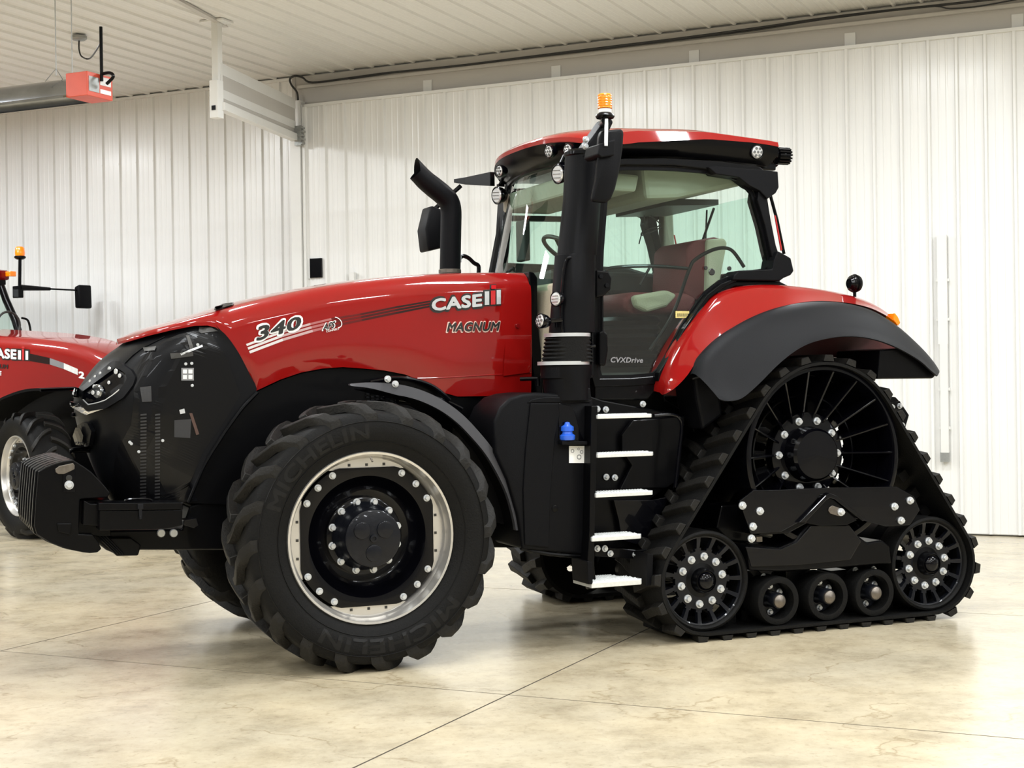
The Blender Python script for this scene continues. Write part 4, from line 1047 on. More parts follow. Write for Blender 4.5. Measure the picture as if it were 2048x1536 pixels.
    for x in (3.005, 3.405, 3.79):
        C_ = Vector((x, 0, .225))
        rl = S(MB().lathe([(.160, -1.235), (.166, -1.225), (.166, -1.05), (.13, -1.05), (.118, -1.19), (.122, -1.235), (.14, -1.238)], C_, 44, closed=True)).build('roller_wheel', RUBBER, parent, smooth=True, angle=40)
        S(MB().lathe([(.166, -.72), (.166, -.88), (.08, -.88), (.08, -.72)], C_, 32, closed=True)).build('inner_roller', BLACK, rl, smooth=True)
        S(MB().lathe([(.13, -1.10), (.118, -1.12), (.060, -1.12), (.056, -1.19), (.056, -1.235), (.050, -1.245)], C_, 28)).build('roller_hub', DKGREY, rl, smooth=True, angle=35)
        S(MB().lathe([(.046, -1.235), (.044, -1.255), (.028, -1.27), (.0, -1.275)], C_, 24)).build('oil_cap', STEEL, rl, smooth=True, angle=40)
        for k in range(6):
            a = 2*PI*(k+.5)/6; inst(BOLT, 'roller_bolt', (C_.x+.088*math.cos(a), Y(-1.12), C_.z+.088*math.sin(a)), rl, None if s > 0 else (0, 0, PI))
    # upper arm plate
    ap = XZ([(1477, 1002), (1506, 980), (1545, 980), (1660, 975), (1792, 973), (1826, 992), (1838, 1020), (1818, 1050), (1770, 1053), (1722, 1040), (1700, 1035), (1655, 990), (1640, 988), (1600, 1042), (1560, 1064), (1500, 1068), (1496, 1055)], -1.26)
    arm = S(MB().prism(ap, -1.270, -1.250)).build('upper_frame_plate', GLOSSB, parent, bevel=.004)
    S(MB().prism(XZ([(1720, 1040), (1700, 1035), (1640, 1030), (1600, 1042), (1560, 1064), (1500, 1068), (1530, 1010), (1640, 985), (1800, 990), (1800, 1045)], -1.14), -1.249, -1.06)).build('upper_frame_web', BLACK, arm, bevel=.01)
    S(MB().prism(XZ([(1592, 1045), (1646, 990), (1655, 985), (1668, 990), (1728, 1040), (1720, 1042), (1664, 998), (1655, 996), (1648, 1000), (1606, 1045)], -1.27), -1.30, -1.271)).build('pivot_rib', GLOSSB, arm, bevel=.006)
    S(MB().prism(XZ([(1606, 1045), (1648, 1000), (1655, 996), (1664, 998), (1712, 1040), (1690, 1050), (1640, 1052)], -1.27), -1.285, -1.271)).build('pivot_bracket', BLACK, arm, bevel=.004)
    pp = XZ([(1658, 1015), (1664, 1011), (1684, 1018), (1688, 1025), (1684, 1032), (1676, 1032), (1660, 1027), (1656, 1021)], -1.29)
    pl_ = S(MB().prism(pp, -1.295, -1.286)).build('pin_retainer', STEEL, arm, bevel=.002, label='bare steel pin retainer plate')
    for px, py in ((1484, 1011), (1519, 1022), (1505, 1053), (1788, 1013), (1819, 1001), (1801, 1041), (1681, 1024), (1502, 1077)):
        p = atY(px, py, -1.272 if px != 1681 else -1.296); inst(BIGBOLT, 'frame_bolt', (p.x, s*p.y, p.z), arm, None if s > 0 else (0, 0, PI))
    S(MB().prism(XZ([(1435, 1010), (1500, 1005), (1500, 1085), (1450, 1080), (1425, 1055)], -1.0), -1.05, -.85)).build('frame_gusset', BLACK, parent, bevel=.01)
    S(MB().prism(XZ([(1513, 1073), (1525, 1073), (1525, 1084), (1513, 1084)], -1.2), -1.20, -1.17)).build('adjuster_nut', STEEL, arm, bevel=.002)
    # lower beam
    lb = XZ([(1497, 1118), (1499, 1092), (1560, 1095), (1590, 1082), (1606, 1060), (1620, 1044), (1660, 1048), (1698, 1047), (1715, 1070), (1735, 1085), (1765, 1080), (1780, 1092), (1784, 1128), (1760, 1128), (1650, 1138), (1560, 1143), (1500, 1141)], -1.245)
    bm_ = S(MB().prism(lb, -1.245, -.95)).build('lower_frame_beam', BLACK, parent, bevel=.015, seg=3)
    S(MB().prism(XZ([(1490, 1093), (1560, 1098), (1592, 1084), (1622, 1050), (1698, 1050), (1722, 1082), (1700, 1120), (1600, 1130), (1502, 1134)], -1.25), -1.256, -1.242)).build('beam_cover', GLOSSB, bm_, bevel=.008)
    for x0_, x1_ in ((1562, 1594), (1652, 1684)):
        S(MB().prism(XZ([(x0_, 1140), (x1_, 1137), (x1_+2, 1170), (x0_+2, 1172)], -1.0), -1.06, -.90)).build('roller_bracket', BLACK, bm_, bevel=.006)
    S(MB().tube([Vector((2.9, -1.0, .30)), Vector((3.95, -1.0, .30))], .028, 10)).build('equaliser_bar', BLACK, bm_, smooth=True)
    for px, py in ((1526, 1153), (1710, 1140), (1746, 1138)):
        p = atY(px, py, -1.10); inst(BOLT, 'beam_bolt', (p.x, s*p.y, p.z), bm_)
    S(MB().tube([Vector((IF.x, -.7, IF.z)), Vector((IF.x, -1.15, IF.z))], .06, 14).tube([Vector((IR_.x, -.7, IR_.z)), Vector((IR_.x, -1.15, IR_.z))], .06, 14)).build('idler_axle', BLACK, bm_, smooth=True)
    S(MB().prism(XZ([(1420, 1170), (1480, 1100), (1500, 1130), (1470, 1180)], -1.1), -1.0, -.90)).build('idler_arm', BLACK, bm_, bevel=.01)
    S(MB().prism(XZ([(1800, 1100), (1880, 1120), (1880, 1150), (1800, 1140)], -1.1), -1.0, -.90)).build('idler_arm', BLACK, bm_, bevel=.01)
track(1, T); track(-1, T)
# bracket at the rear with bolts
rb_ = MB().prism(XZ([(1764, 792), (1785, 794), (1796, 806), (1812, 830), (1800, 870), (1760, 860)], -.6), -.64, -.52).build('hitch_bracket', BLACK, T, bevel=.006)
MB().prism(XZ([(1765, 806), (1798, 802), (1806, 852), (1780, 850)], -.64), -.655, -.64).build('bracket_plate', BLACK, rb_, bevel=.003)
for px, py in ((1783, 814), (1798, 812), (1803, 850)): inst(BOLT, 'bracket_bolt', atY(px, py, -.656), rb_)

# ---------- rear fender
fe_top = curve2(XZ([(1322, 788), (1318, 770), (1335, 722), (1352, 682), (1372, 645), (1400, 608), (1430, 580), (1470, 566), (1520, 567), (1580, 571), (1650, 580), (1705, 592), (1745, 608), (1772, 625), (1795, 648)], -.98), 4)
# red shell: sections swept from the cab side outward
def fpath(px, Y, n): return resample(curve2(XZ(px, Y), 5), n)
NF = 60
rA = fpath([(1322, 786), (1326, 760), (1342, 722), (1362, 685), (1385, 652), (1412, 618), (1442, 590), (1490, 574), (1560, 571), (1640, 579), (1705, 592), (1745, 606), (1775, 625), (1797, 650)], -.95, NF)
rB = fpath([(1330, 788), (1350, 776), (1375, 750), (1400, 712), (1435, 677), (1475, 650), (1520, 627), (1570, 611), (1630, 602), (1690, 605), (1735, 614), (1765, 627), (1785, 640), (1797, 652)], -1.10, NF)
inner_ = [(x+.02, z+.03) for x, z in rA]
rows = [[(x+.03, -.70, z+.02) for x, z in rA], [(x, -.86, z+.012) for x, z in rA], [(x, -.93, z+.004) for x, z in rA], [(x, -.965, z-.012) for x, z in rA]]
for q in (.15, .35, .6, .85, 1.0):
    rows.append([(a[0]+(b[0]-a[0])*q, -.975-.125*q**1.2, a[1]-.012+(b[1]-a[1]+.012)*q) for a, b in zip(rA, rB)])
fend = MB().sheet(rows).build('rear_fender', RED, T, smooth=True, angle=60)
rows = [[(x+.03, .70, z+.02) for x, z in rA], [(x, .86, z+.012) for x, z in rA], [(x, .965, z-.012) for x, z in rA], [(x, 1.10, z) for x, z in rB]]
fend2 = MB().sheet(rows).build('rear_fender', RED, T, smooth=True, angle=60)
# black flare
kA = fpath([(1388, 748), (1400, 716), (1435, 679), (1475, 652), (1520, 629), (1570, 613), (1630, 604), (1690, 607), (1740, 620), (1790, 650), (1835, 690), (1860, 718), (1872, 738)], -1.14, NF)
kB = fpath([(1440, 799), (1453, 802), (1482, 797), (1517, 768), (1557, 728), (1596, 698), (1636, 681), (1685, 673), (1735, 676), (1784, 691), (1834, 718), (1862, 742), (1874, 752)], -1.32, NF)
def flare(s):
    rows = [[(x, s*-1.08, z-.005) for x, z in kA], [(x, s*-1.12, z+.004) for x, z in kA], [(x, s*-1.16, z-.004) for x, z in kA]]
    for q in (.15, .4, .7, .95): rows.append([(a[0]+(b[0]-a[0])*q, s*(-1.16-.16*q**.7), a[1]-.004+(b[1]-a[1])*q) for a, b in zip(kA, kB)])
    rows.append([(x, s*-1.325, z) for x, z in kB]); rows.append([(x, s*-1.31, z-.004+.0) for x, z in kB])
    rows.append([(x+.01, s*-1.25, z+.03) for x, z in kB])
    return rows
fl1 = MB().sheet(flare(1)).build('fender_flare', FLARE, T, smooth=True, angle=50, label='matt grey plastic fender flare')
MB().sheet(flare(-1)).build('fender_flare', FLARE, T, smooth=True, angle=50)
# underside of the fender
for s in (1, -1):
    und = [(a[0], a[1]-.12) for a in rA[14:]]
    und = und[:-6]
    uo = [(b[0]+.01, b[1]+.03) for b in kB[10:]]; m_ = min(len(und), len(uo)); und = resample(und, 40); uo = resample(uo, 40)
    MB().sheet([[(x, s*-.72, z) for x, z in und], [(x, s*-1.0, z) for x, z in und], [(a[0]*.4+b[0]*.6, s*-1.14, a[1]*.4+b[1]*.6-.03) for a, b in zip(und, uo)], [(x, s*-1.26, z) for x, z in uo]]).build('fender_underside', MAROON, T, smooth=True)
tl = XZ([(1755, 758), (1866, 757), (1873, 750), (1850, 724), (1800, 696), (1760, 700)], -1.27)
MB().prism(tl, -1.27, -.76).build('flare_tail', BLACK, T, bevel=.01)
for s in (1, -1):
    ip = XZ([(1330, 790), (1352, 690), (1400, 612), (1440, 592), (1500, 577), (1600, 577), (1700, 596), (1775, 630), (1797, 655), (1840, 700), (1862, 740), (1755, 757), (1703, 718), (1640, 712), (1560, 735), (1480, 800)], -.76)
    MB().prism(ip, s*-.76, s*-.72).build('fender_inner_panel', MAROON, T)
MB().prism(XZ([(1786, 625), (1793, 634), (1798, 646), (1793, 652), (1784, 640)], -1.02), -1.04, -.94).build('tail_lamp', AMBER, T, bevel=.006, label='orange and red tail lamp on the fender')
MB().prism(XZ([(1380, 740), (1398, 742), (1420, 738), (1428, 748), (1436, 800), (1440, 830), (1400, 860), (1388, 800)], -1.0), -1.04, -.75).build('mud_flap', PLAST, T, bevel=.02)
MB().tube([atY(1383, 756, -1.05), atY(1400, 751, -1.06), atY(1424, 741, -1.06)], .016, 8).build('flare_bracket', BLACK, T, smooth=True)
# round lamp on top of the fender
p = atY(1709, 567, -.85)
lm = MB().lathe([(0, -.05), (.035, -.05), (.05, -.035), (.062, -.02), (.062, .02), (.05, .035), (0, .04)], p, 20, 'X').build('fender_lamp', GLOSSB, T, smooth=True, angle=35)
for k in range(7): MB().lathe([(.045, 0), (.068-.004*abs(k-3), 0), (.068-.004*abs(k-3), .004), (.045, .004)], p+Vector((-.032+.010*k, 0, 0)), 20, 'X', closed=True).build('cooling_fin', BLACK, lm)
MB().tube([p+Vector((0, 0, -.05)), p+Vector((0, 0, -.10))], .012, 8).build('lamp_foot', BLACK, lm)

# ---------- cab
SY = .80
gl_px = [(1212, 338), (1250, 334), (1300, 334), (1350, 336), (1400, 340), (1450, 347), (1482, 359), (1503, 384), (1515, 420), (1527, 465), (1536, 500), (1541, 528), (1533, 543), (1500, 549), (1470, 553), (1440, 566), (1412, 588), (1390, 618), (1365, 655), (1342, 700), (1325, 735), (1306, 752), (1260, 756), (1198, 757), (1193, 740), (1194, 660), (1196, 600), (1200, 500), (1206, 420)]
gl = XZ(gl_px, -SY-.03); outer = offset(gl, .055)
b = MB().ring(gl, outer, -SY-.05, -SY+.02); cabf = b.build('door_frame', BLACK, T, bevel=.006)
MB().add([(a, -SY-.03, b_) for a, b_ in offset(gl, .006)], [tuple(range(len(gl)))]).build('door_glass', GLASS, T, label='tinted door and side glass')
b = MB().ring(gl, outer, SY-.02, SY+.05).build('door_frame', BLACK, T, bevel=.006)
MB().add([(a, SY+.03, b_) for a, b_ in offset(gl, .006)], [tuple(range(len(gl)))]).build('door_glass', GLASS, T)
inn = offset(gl, -.022)
MB().ring(inn, gl, -SY-.045, -SY-.02).build('door_seal', PLAST, T)
# beams: front header, rear pillars
def beam(name, pts, Ys, mat=BLACK, bev=.008, both=True, **kw):
    o = None
    for s in ((1, -1) if both else (1,)):
        y0, y1 = Ys; o1 = MB().prism(XZ(pts, y0), s*y0, s*y1).build(name, mat, T, bevel=bev, **kw); o = o or o1
    return o
beam('roof_rail', [(1205, 318), (1330, 316), (1440, 322), (1520, 333), (1535, 345), (1520, 355), (1480, 352), (1440, 342), (1350, 331), (1250, 330), (1205, 336)], (-.87, -.72))
beam('pillar_shoulder', [(1416, 334), (1430, 332), (1480, 336), (1530, 340), (1556, 343), (1558, 375), (1552, 386), (1535, 398), (1520, 382), (1500, 372), (1478, 355), (1432, 348)], (-.90, -.78), PLAST, .006)
beam('rear_pillar', [(1518, 378), (1534, 390), (1542, 440), (1552, 490), (1562, 520), (1560, 560), (1540, 552), (1549, 530), (1541, 500), (1530, 450), (1515, 400)], (-.88, -.74), PLAST, .006)
beam('pillar_foot', [(1468, 551), (1478, 541), (1545, 538), (1548, 520), (1556, 502), (1565, 506), (1582, 516), (1588, 542), (1582, 550), (1568, 556), (1560, 562), (1466, 560)], (-.92, -.76), PLAST, .008)
beam('lower_sill', [(1440, 575), (1470, 563), (1560, 563), (1578, 572), (1520, 572), (1470, 572), (1432, 592)], (-.88, -.70), BLACK, .006)
beam('cab_floor', [(1190, 757), (1320, 755), (1318, 775), (1296, 800), (1190, 800)], (-.84, .0), BLACK, .01, True)
beam('fender_seal', [(1316, 762), (1318, 745), (1345, 702), (1368, 657), (1393, 620), (1414, 590), (1442, 568), (1472, 556), (1474, 562), (1446, 576), (1420, 596), (1400, 624), (1376, 662), (1352, 706), (1326, 764)], (-.90, -.82), BLACK, .004)
# near front pillar with grab handle
beam('front_pillar', [(1190, 340), (1212, 335), (1200, 480), (1190, 600), (1188, 756), (1168, 756), (1172, 600), (1182, 480)], (-.86, -.72), BLACK, .01)
beam('hinge_plate', [(1193, 540), (1218, 543), (1224, 555), (1222, 580), (1208, 592), (1193, 595)], (-.90, -.85), BLACK, .01, False)
for px, py in ((1201, 553), (1213, 571)): disc_at(px, py, -.90, .016, PLAST, 'hinge_bolt', T, nrm=(0, -1, 0), th=.012, n=14)
beam('door_handle', [(1199, 664), (1208, 660), (1216, 668), (1217, 700), (1212, 732), (1199, 730)], (-.90, -.85), BLACK, .012, False)
MB().tube([atY(1204, 590, -.87), atY(1204, 664, -.87)], .010, 8).build('door_strut', BLACK, T, smooth=True)
MB().tube(curve([atY(1190, 692, -1.0), atY(1150, 694, -1.0), atY(1133, 680, -1.02), atY(1124, 650, -1.02), atY(1124, 590, -1.02), atY(1130, 530, -1.02), atY(1140, 515, -1.02), atY(1175, 513, -.98), atY(1185, 520, -.92), atY(1184, 600, -.90), atY(1184, 750, -.90)], 5), .011, 8).build('grab_rail', GLOSSB, T, smooth=True)
# windscreen (curved) and rear glass
def xa(z): return 1.79+(z-2.58)*.22
rows = []
for z in (2.35, 2.6, 2.85, 3.1, 3.24):
    rows.append([(xa(z)-.16*math.cos(PI/2*y/.80), y, z) for y in [-.80+1.6*k/16 for k in range(17)]])
MB().sheet(rows).build('windscreen', GLASS, T, smooth=True, label='curved windscreen')
P = [(xa(z), .80, z) for z in (2.1, 2.6, 2.9, 3.26)]; MB().tube(P, .035, 8).build('far_front_pillar', BLACK, T, smooth=True)
MB().tube(curve([(xa(3.26)-.16*math.cos(PI/2*y/.80), y, 3.25) for y in [-.80+1.6*k/12 for k in range(13)]], 2), .03, 8).build('windscreen_top_seal', BLACK, T, smooth=True)
P = [(xa(z)-.15*math.cos(PI/2*.62/.8), .60, z) for z in (2.4, 2.7, 3.0, 3.22)]; MB().tube(P, .012, 8).build('wiper_arm', BLACK, T, smooth=True)
zc_ = 3.05
rg = XZ([(1515, 400), (1541, 528)], -.8)
rx0, rz0 = rg[0]; rx1, rz1 = rg[1]
MB().add([(rx0+.08, -.74, rz0+.05), (rx0+.08, .74, rz0+.05), (rx1+.10, .74, rz1-.05), (rx1+.10, -.74, rz1-.05)], [(0, 1, 2, 3)]).build('rear_window', GLASS, T)
MB().prism([(rx1-.02, rz1-.75), (rx1+.12, rz1-.75), (rx1+.12, rz1-.02), (rx1+.02, rz1-.02)], -.74, .74).build('rear_wall', CABIN, T, bevel=.01)
MB().tube([(rx0+.06, -.1, rz0+.02), (rx1+.05, .35, rz1+.10)], .010, 8).tube([(rx0+.07, .02, rz0+.02), (rx1+.06, .2, rz1+.25)], .007, 8).build('rear_wiper', BLACK, T, smooth=True)
# lower front of the cab: beige firewall seen beside the hood seal
MB().prism([(1.60, 1.75), (1.78, 1.75), (1.80, 2.38), (1.66, 2.40)], -.72, .72).build('firewall', SEATB, T, bevel=.02)
disc = MB().box(Vector((1.64, -.735, 2.20)), (.05, .01, .10)).build('firewall_vent', PRINTB, T)
# interior
MB().prism(XZ([(1232, 340), (1300, 338), (1400, 344), (1468, 355), (1480, 372), (1300, 410), (1240, 412)], -.3), -.70, .70).build('headliner', BEIGE, T, bevel=.03)
MB().prism([(1.85, 3.02), (2.25, 3.02), (2.28, 3.14), (1.85, 3.16)], -.7, .74).build('overhead_console', BEIGE, T, bevel=.02)
MB().prism([(1.9, 2.96), (2.65, 2.97), (2.65, 3.01), (1.9, 3.0)], .70, .76).build('sun_blind', CABIN, T)
MB().prism([(2.75, 3.0), (3.2, 3.02), (3.2, 3.06), (2.75, 3.05)], -.2, .60).build('rear_blind', CABIN, T)
pb = [atY(1330, 390, .75), atY(1322, 430, .75), atY(1322, 540, .75), atY(1346, 540, .75), atY(1341, 430, .75), atY(1360, 395, .75)]
MB().prism([(p.x, p.z) for p in pb], .70, .80).build('far_door_pillar', BEIGE, T, bevel=.015)
fz = atY(1300, 532, .76).z
MB().prism([(1.80, 1.70), (3.2, 1.75), (3.3, fz-.12), (2.9, fz-.02), (1.84, fz)], .68, .78).build('far_side_trim', CABIN, T, bevel=.02)
st0 = lambda px, Y=0: XZ(px, Y)
seat = MB().prism(st0([(1340, 500), (1352, 488), (1395, 480), (1410, 484), (1414, 495), (1400, 560), (1385, 600), (1355, 605), (1335, 590)]), -.26, .26).build('seat_backrest', SEATR, T, bevel=.05, seg=4, smooth=True)
MB().prism(st0([(1375, 486), (1410, 483), (1416, 492), (1402, 565), (1388, 602), (1372, 604)]), -.29, -.24).build('seat_side_bolster', SEATB, T, bevel=.02)
MB().prism(st0([(1215, 598), (1235, 588), (1340, 590), (1360, 600), (1352, 628), (1230, 632), (1215, 620)]), -.27, .27).build('seat_cushion', SEATR, T, bevel=.04, seg=4, smooth=True)
MB().prism(st0([(1262, 592), (1330, 580), (1352, 590), (1330, 614), (1290, 625), (1268, 615)], -.32), -.36, -.28).build('armrest', SEATB, T, bevel=.03, seg=3)
bl = MB(); sc_ = atY(1265, 690, -.05)
zz0 = atY(1265, 735, 0).z; zz1 = atY(1265, 635, 0).z; pr = []
for k in range(13): pr.append((.22+(.02 if k % 2 else -.01), zz0+(zz1-zz0)*k/12))
bl.lathe([(r, z) for r, z in pr], (sc_.x, 0, 0), 28, 'Z'); bl.build('seat_suspension', PLAST, T, smooth=True, angle=50)
MB().prism([(1.9, 1.74), (3.1, 1.74), (3.1, 1.78), (1.9, 1.78)], -.72, .72).build('cab_floor_mat', CABIN, T)
MB().prism(st0([(1200, 545), (1345, 550), (1345, 590), (1205, 590)], .45), .35, .60).build('right_console', CABIN, T, bevel=.03)
# steering wheel and column
c = Vector((2.05, .0, 2.66)); swb = MB(); ring = []
nrm = Vector((.55, 0, .83)).normalized(); e1 = Vector((0, 1, 0)); e2 = nrm.cross(e1)
swb.tube([c+(e1*math.cos(2*PI*k/32)+e2*math.sin(2*PI*k/32))*.20 for k in range(32)], .016, 8, closed=True)
for a in (0, 2.1, 4.2): swb.tube([c-nrm*.04, c+(e1*math.cos(a)+e2*math.sin(a))*.2], .012, 6)
swb.build('steering_wheel', CABIN, T, smooth=True)
MB().tube([c-nrm*.04, Vector((1.82, 0, 1.95))], .05, 12).build('steering_column', CABIN, T, smooth=True)
MB().box(atY(1046, 482, .30), (.05, .16, .30)).build('display_screen', CABIN, T, bevel=.01)
MB().prism([(1.78, 2.20), (1.98, 2.20), (1.98, 2.50), (1.80, 2.52)], -.25, .25).build('dashboard', CABIN, T, bevel=.03)
# door interior tubes
yb = -.77
MB().tube(curve([atY(1210, 548, yb), atY(1222, 536, yb), atY(1300, 532, yb), atY(1375, 537, yb)], 5), .012, 8).build('door_pull_bar', BLACK, T, smooth=True)
MB().tube(curve([atY(1300, 700, yb), atY(1345, 630, yb), atY(1378, 540, yb), atY(1392, 518, yb), atY(1425, 500, yb), atY(1450, 496, yb), atY(1467, 504, yb), atY(1488, 534, yb)], 5), .013, 8).build('door_grab_handle', BLACK, T, smooth=True)
MB().tube([atY(1300, 534, yb), atY(1280, 570, yb)], .009, 6).build('door_stay', BLACK, T, smooth=True)
for px, py, r in ((1423, 544, .024), (1411, 536, .014), (1458, 537, .016)): disc_at(px, py, -.84, r, PRINTB, 'glass_fixing', T, nrm=(0, -1, 0), th=.01)
wr = [atY(1284, 400, .5), atY(1290, 450, .5), atY(1282, 470, .5), atY(1300, 465, .5), atY(1322, 455, .5)]
MB().tube(curve(wr, 5), .005, 6).tube(curve([atY(1282, 400, .5), atY(1300, 430, .5), atY(1320, 450, .5), atY(1288, 462, .5), atY(1278, 488, .5)], 5), .005, 6).build('loose_wire', WIRE, T, smooth=True)
st = MB().prism(XZ([(1351, 622), (1378, 622), (1378, 636), (1351, 636)], -.836), -.838, -.835).build('glass_sticker', YELLOW, T)
def flat_text(s, px, Y, mat, parent, bold=.03, shear=.2, name='lettering'):
    V, F = text_mesh(s, 1, bold, shear); (bl_, br_, tr_, tl_) = [atY(a, b_, Y) for a, b_ in px]
    P = [bl_*(1-v.x)*(1-v.y)+br_*v.x*(1-v.y)+tr_*v.x*v.y+tl_*(1-v.x)*v.y+Vector((0, -v.z*.00012, 0)) for v in V]
    return mk(name, P, F, mat, parent)
flat_text('CVXDrive', [(1221, 725), (1286, 726), (1286, 715), (1221, 714)], -.835, GREYP, T, name='glass_lettering')
for k in range(6):
    MB().box(atY(1356+k*4, 630, -.84), (.006, .001, .022)).build('sticker_print', PRINTB, st)

# roof
rt_side = XZ([(1150, 272), (1200, 265), (1250, 262), (1350, 263), (1450, 266), (1530, 271), (1558, 276), (1562, 284), (1558, 292), (1480, 284), (1400, 286), (1330, 291), (1250, 297), (1160, 305)], -.84)
def front_edge(y): return 1.66+.18*(abs(y)/.84)**2.5
XRR = atY(1560, 284, -.84).x
rowsT = []; ny = 21; ys = [-.84+1.68*k/(ny-1) for k in range(ny)]
zt_tab = [(0, 3.405), (.03, 3.43), (.12, 3.455), (.35, 3.485), (.9, 3.505), (1.4, 3.47), (1.72, 3.43), (1.78, 3.41)]
for k in range(25):
    q = k/24; q = q**1.3; row = []
    for y in ys:
        fx = front_edge(y); x = fx+(XRR-.02*abs(y)-fx)*q; e_ = (abs(y)/.84)
        z = interp(zt_tab, (x-fx))-.055*e_**5-.015*e_**2
        row.append((x, y, z))
    rowsT.append(row)
low = [[(x, y*1.0, z) for x, y, z in rowsT[0]]]
rfb = MB().sheet(rowsT)
# rim of the red shell
def rimrow(f): return f
per = [rowsT[i][0] for i in range(25)] + [rowsT[24][j] for j in range(1, ny)] + [rowsT[i][ny-1] for i in range(23, -1, -1)] + [rowsT[0][j] for j in range(ny-2, 0, -1)]
def drop(p):
    x = p[0]; fx = front_edge(p[1]); t = x-fx
    return interp([(0, .02), (.12, .05), (.25, .085), (.9, .05), (1.25, .032), (1.7, .035)], t) if abs(p[1]) > .8 else .035
pl_lo = [(p[0], p[1]*1.012, p[2]-drop(p)) for p in per]; n_ = len(per)
rfb.add(per+pl_lo, [(i, (i+1) % n_, n_+(i+1) % n_, n_+i) for i in range(n_)])
roof = rfb.build('roof', RED, T, smooth=True, angle=50)
# black fascia below
zf = lambda x, y: interp([(1.6, 3.235), (1.8, 3.245), (2.1, 3.262), (2.6, 3.262), (3.1, 3.242), (3.4, 3.215)], x)
fb = [(p[0]*.999, p[1]*.995, p[2]+.004) for p in pl_lo]
mid = [(p[0]+(.02 if p[0] < 1.85 else 0), p[1]*.99, (p[2]+zf(p[0], 0))/2+.01) for p in pl_lo]
lo = [(p[0]+(.10 if p[0] < 1.85 else 0)-(.06 if p[0] > 3.3 else 0), p[1]*.93, zf(p[0], p[1])) for p in pl_lo]
fs = MB().add(fb+mid+lo, [(i, (i+1) % n_, n_+(i+1) % n_, n_+i) for i in range(n_)]+[(n_+i, n_+(i+1) % n_, 2*n_+(i+1) % n_, 2*n_+i) for i in range(n_)]+[tuple(range(2*n_, 3*n_))])
fs.build('roof_fascia', BLACK, T, smooth=True, angle=50)
def work_light(px, py, Y, r, d, parent, big=False, depth=.05, name='work_light', dark=False):
    c = atY(px, py, Y); d = Vector(d).normalized(); q = Vector((0, -1, 0)).rotation_difference(d).to_matrix()
    def put(b): b.V = [tuple(c+q@Vector(v)) for v in b.V]; return b
    h = put(MB().lathe([(0, depth), (r*.6, depth), (r*.95, depth*.5), (r*1.08, 0), (r*1.1, -.012), (r, -.016), (r*.97, -.006)], n=28)).build(name, GLOSSB, parent, smooth=True, angle=35)
    put(MB().lathe([(r*.98, -.006), (r*.8, -.018), (0, -.022)], n=28)).build('lens', BLACK if dark else LENS, h, smooth=True)
    if not dark and not big:
        for k in range(7):
            a = 2*PI*k/6; rr = 0 if k == 6 else r*.58
            put(MB().lathe([(r*.22, -.018), (r*.2, -.024), (0, -.024)], (rr*math.cos(a), 0, rr*math.sin(a)), 8)).build('light_diode', LED, h)
    if big:
        for k in range(3): put(MB().box((0, -.022, -r*.4+r*.4*k), (r*1.2, .004, r*.06))).build('lens_rib', LED, h)
    return h
fd = (-1, -.25, -.1)
def roofY(px, py, off=.035):
    return min([-.84+.01*k for k in range(169)], key=lambda y: abs(atY(px, py, y).x-(front_edge(y)-off)))
for px, py in ((1100, 303), (1138, 300), (1001, 342)): work_light(px, py, roofY(px, py), .042, fd, T)
for px, py, Y in ((1118, 348, -.70), (996, 391, .66)):
    L_ = work_light(px, py, Y, .062, fd, T, True, .07); c = atY(px+3, py-20, Y+.02)
    MB().tube([c, c+Vector((.03, 0, .06))], .012, 8).build('lamp_bracket', BLACK, L_)
    MB().box(c+Vector((.01, 0, -.0)), (.05, .04, .02)).build('lamp_bracket', GLOSSB, L_)
work_light(1114, 598, -1.02, .048, (-1, -.35, 0), T, True, .05); work_light(1083, 642, -1.00, .046, (-1, -.2, .1), T, False, .06)
MB().tube([atY(1113, 636, -1.0), atY(1113, 655, -1.0)], .012, 8).tube([atY(1098, 642, -1.0), atY(1124, 640, -1.02)], .016, 8).build('lamp_mount', GLOSSB, T, smooth=True)
sl = work_light(1513, 304, -.835, .048, (0, -1, -.15), T, False, .04)
rl1 = work_light(1567, 312, -.70, .058, (1, .2, -.1), T, False, .09, dark=True)
for k in range(8): 
    a = PI*k/8; MB().box(atY(1564, 312, -.72)+Vector((.0, 0, .0)), (.10, .012, .125), Matrix.Rotation(a, 3, 'X')).build('cooling_fin', BLACK, rl1)
rl2 = work_light(1548, 322, -.55, .045, (1, .2, -.2), T, False, .06, dark=True)
MB().box(atY(1532, 334, -.72), (.14, .05, .05)).build('lamp_mount', BLACK, T, bevel=.01)
# reddish rear lamp strip behind pillar
beam('rear_reflector', [(1549, 430), (1552, 431), (1565, 500), (1562, 502)], (-.74, -.73), REDL, .003, True)
MB().tube([atY(1541, 392, -.72), atY(1554, 440, -.72), atY(1568, 508, -.72)], .012, 8).build('rear_trim_tube', BLACK, T, smooth=True)
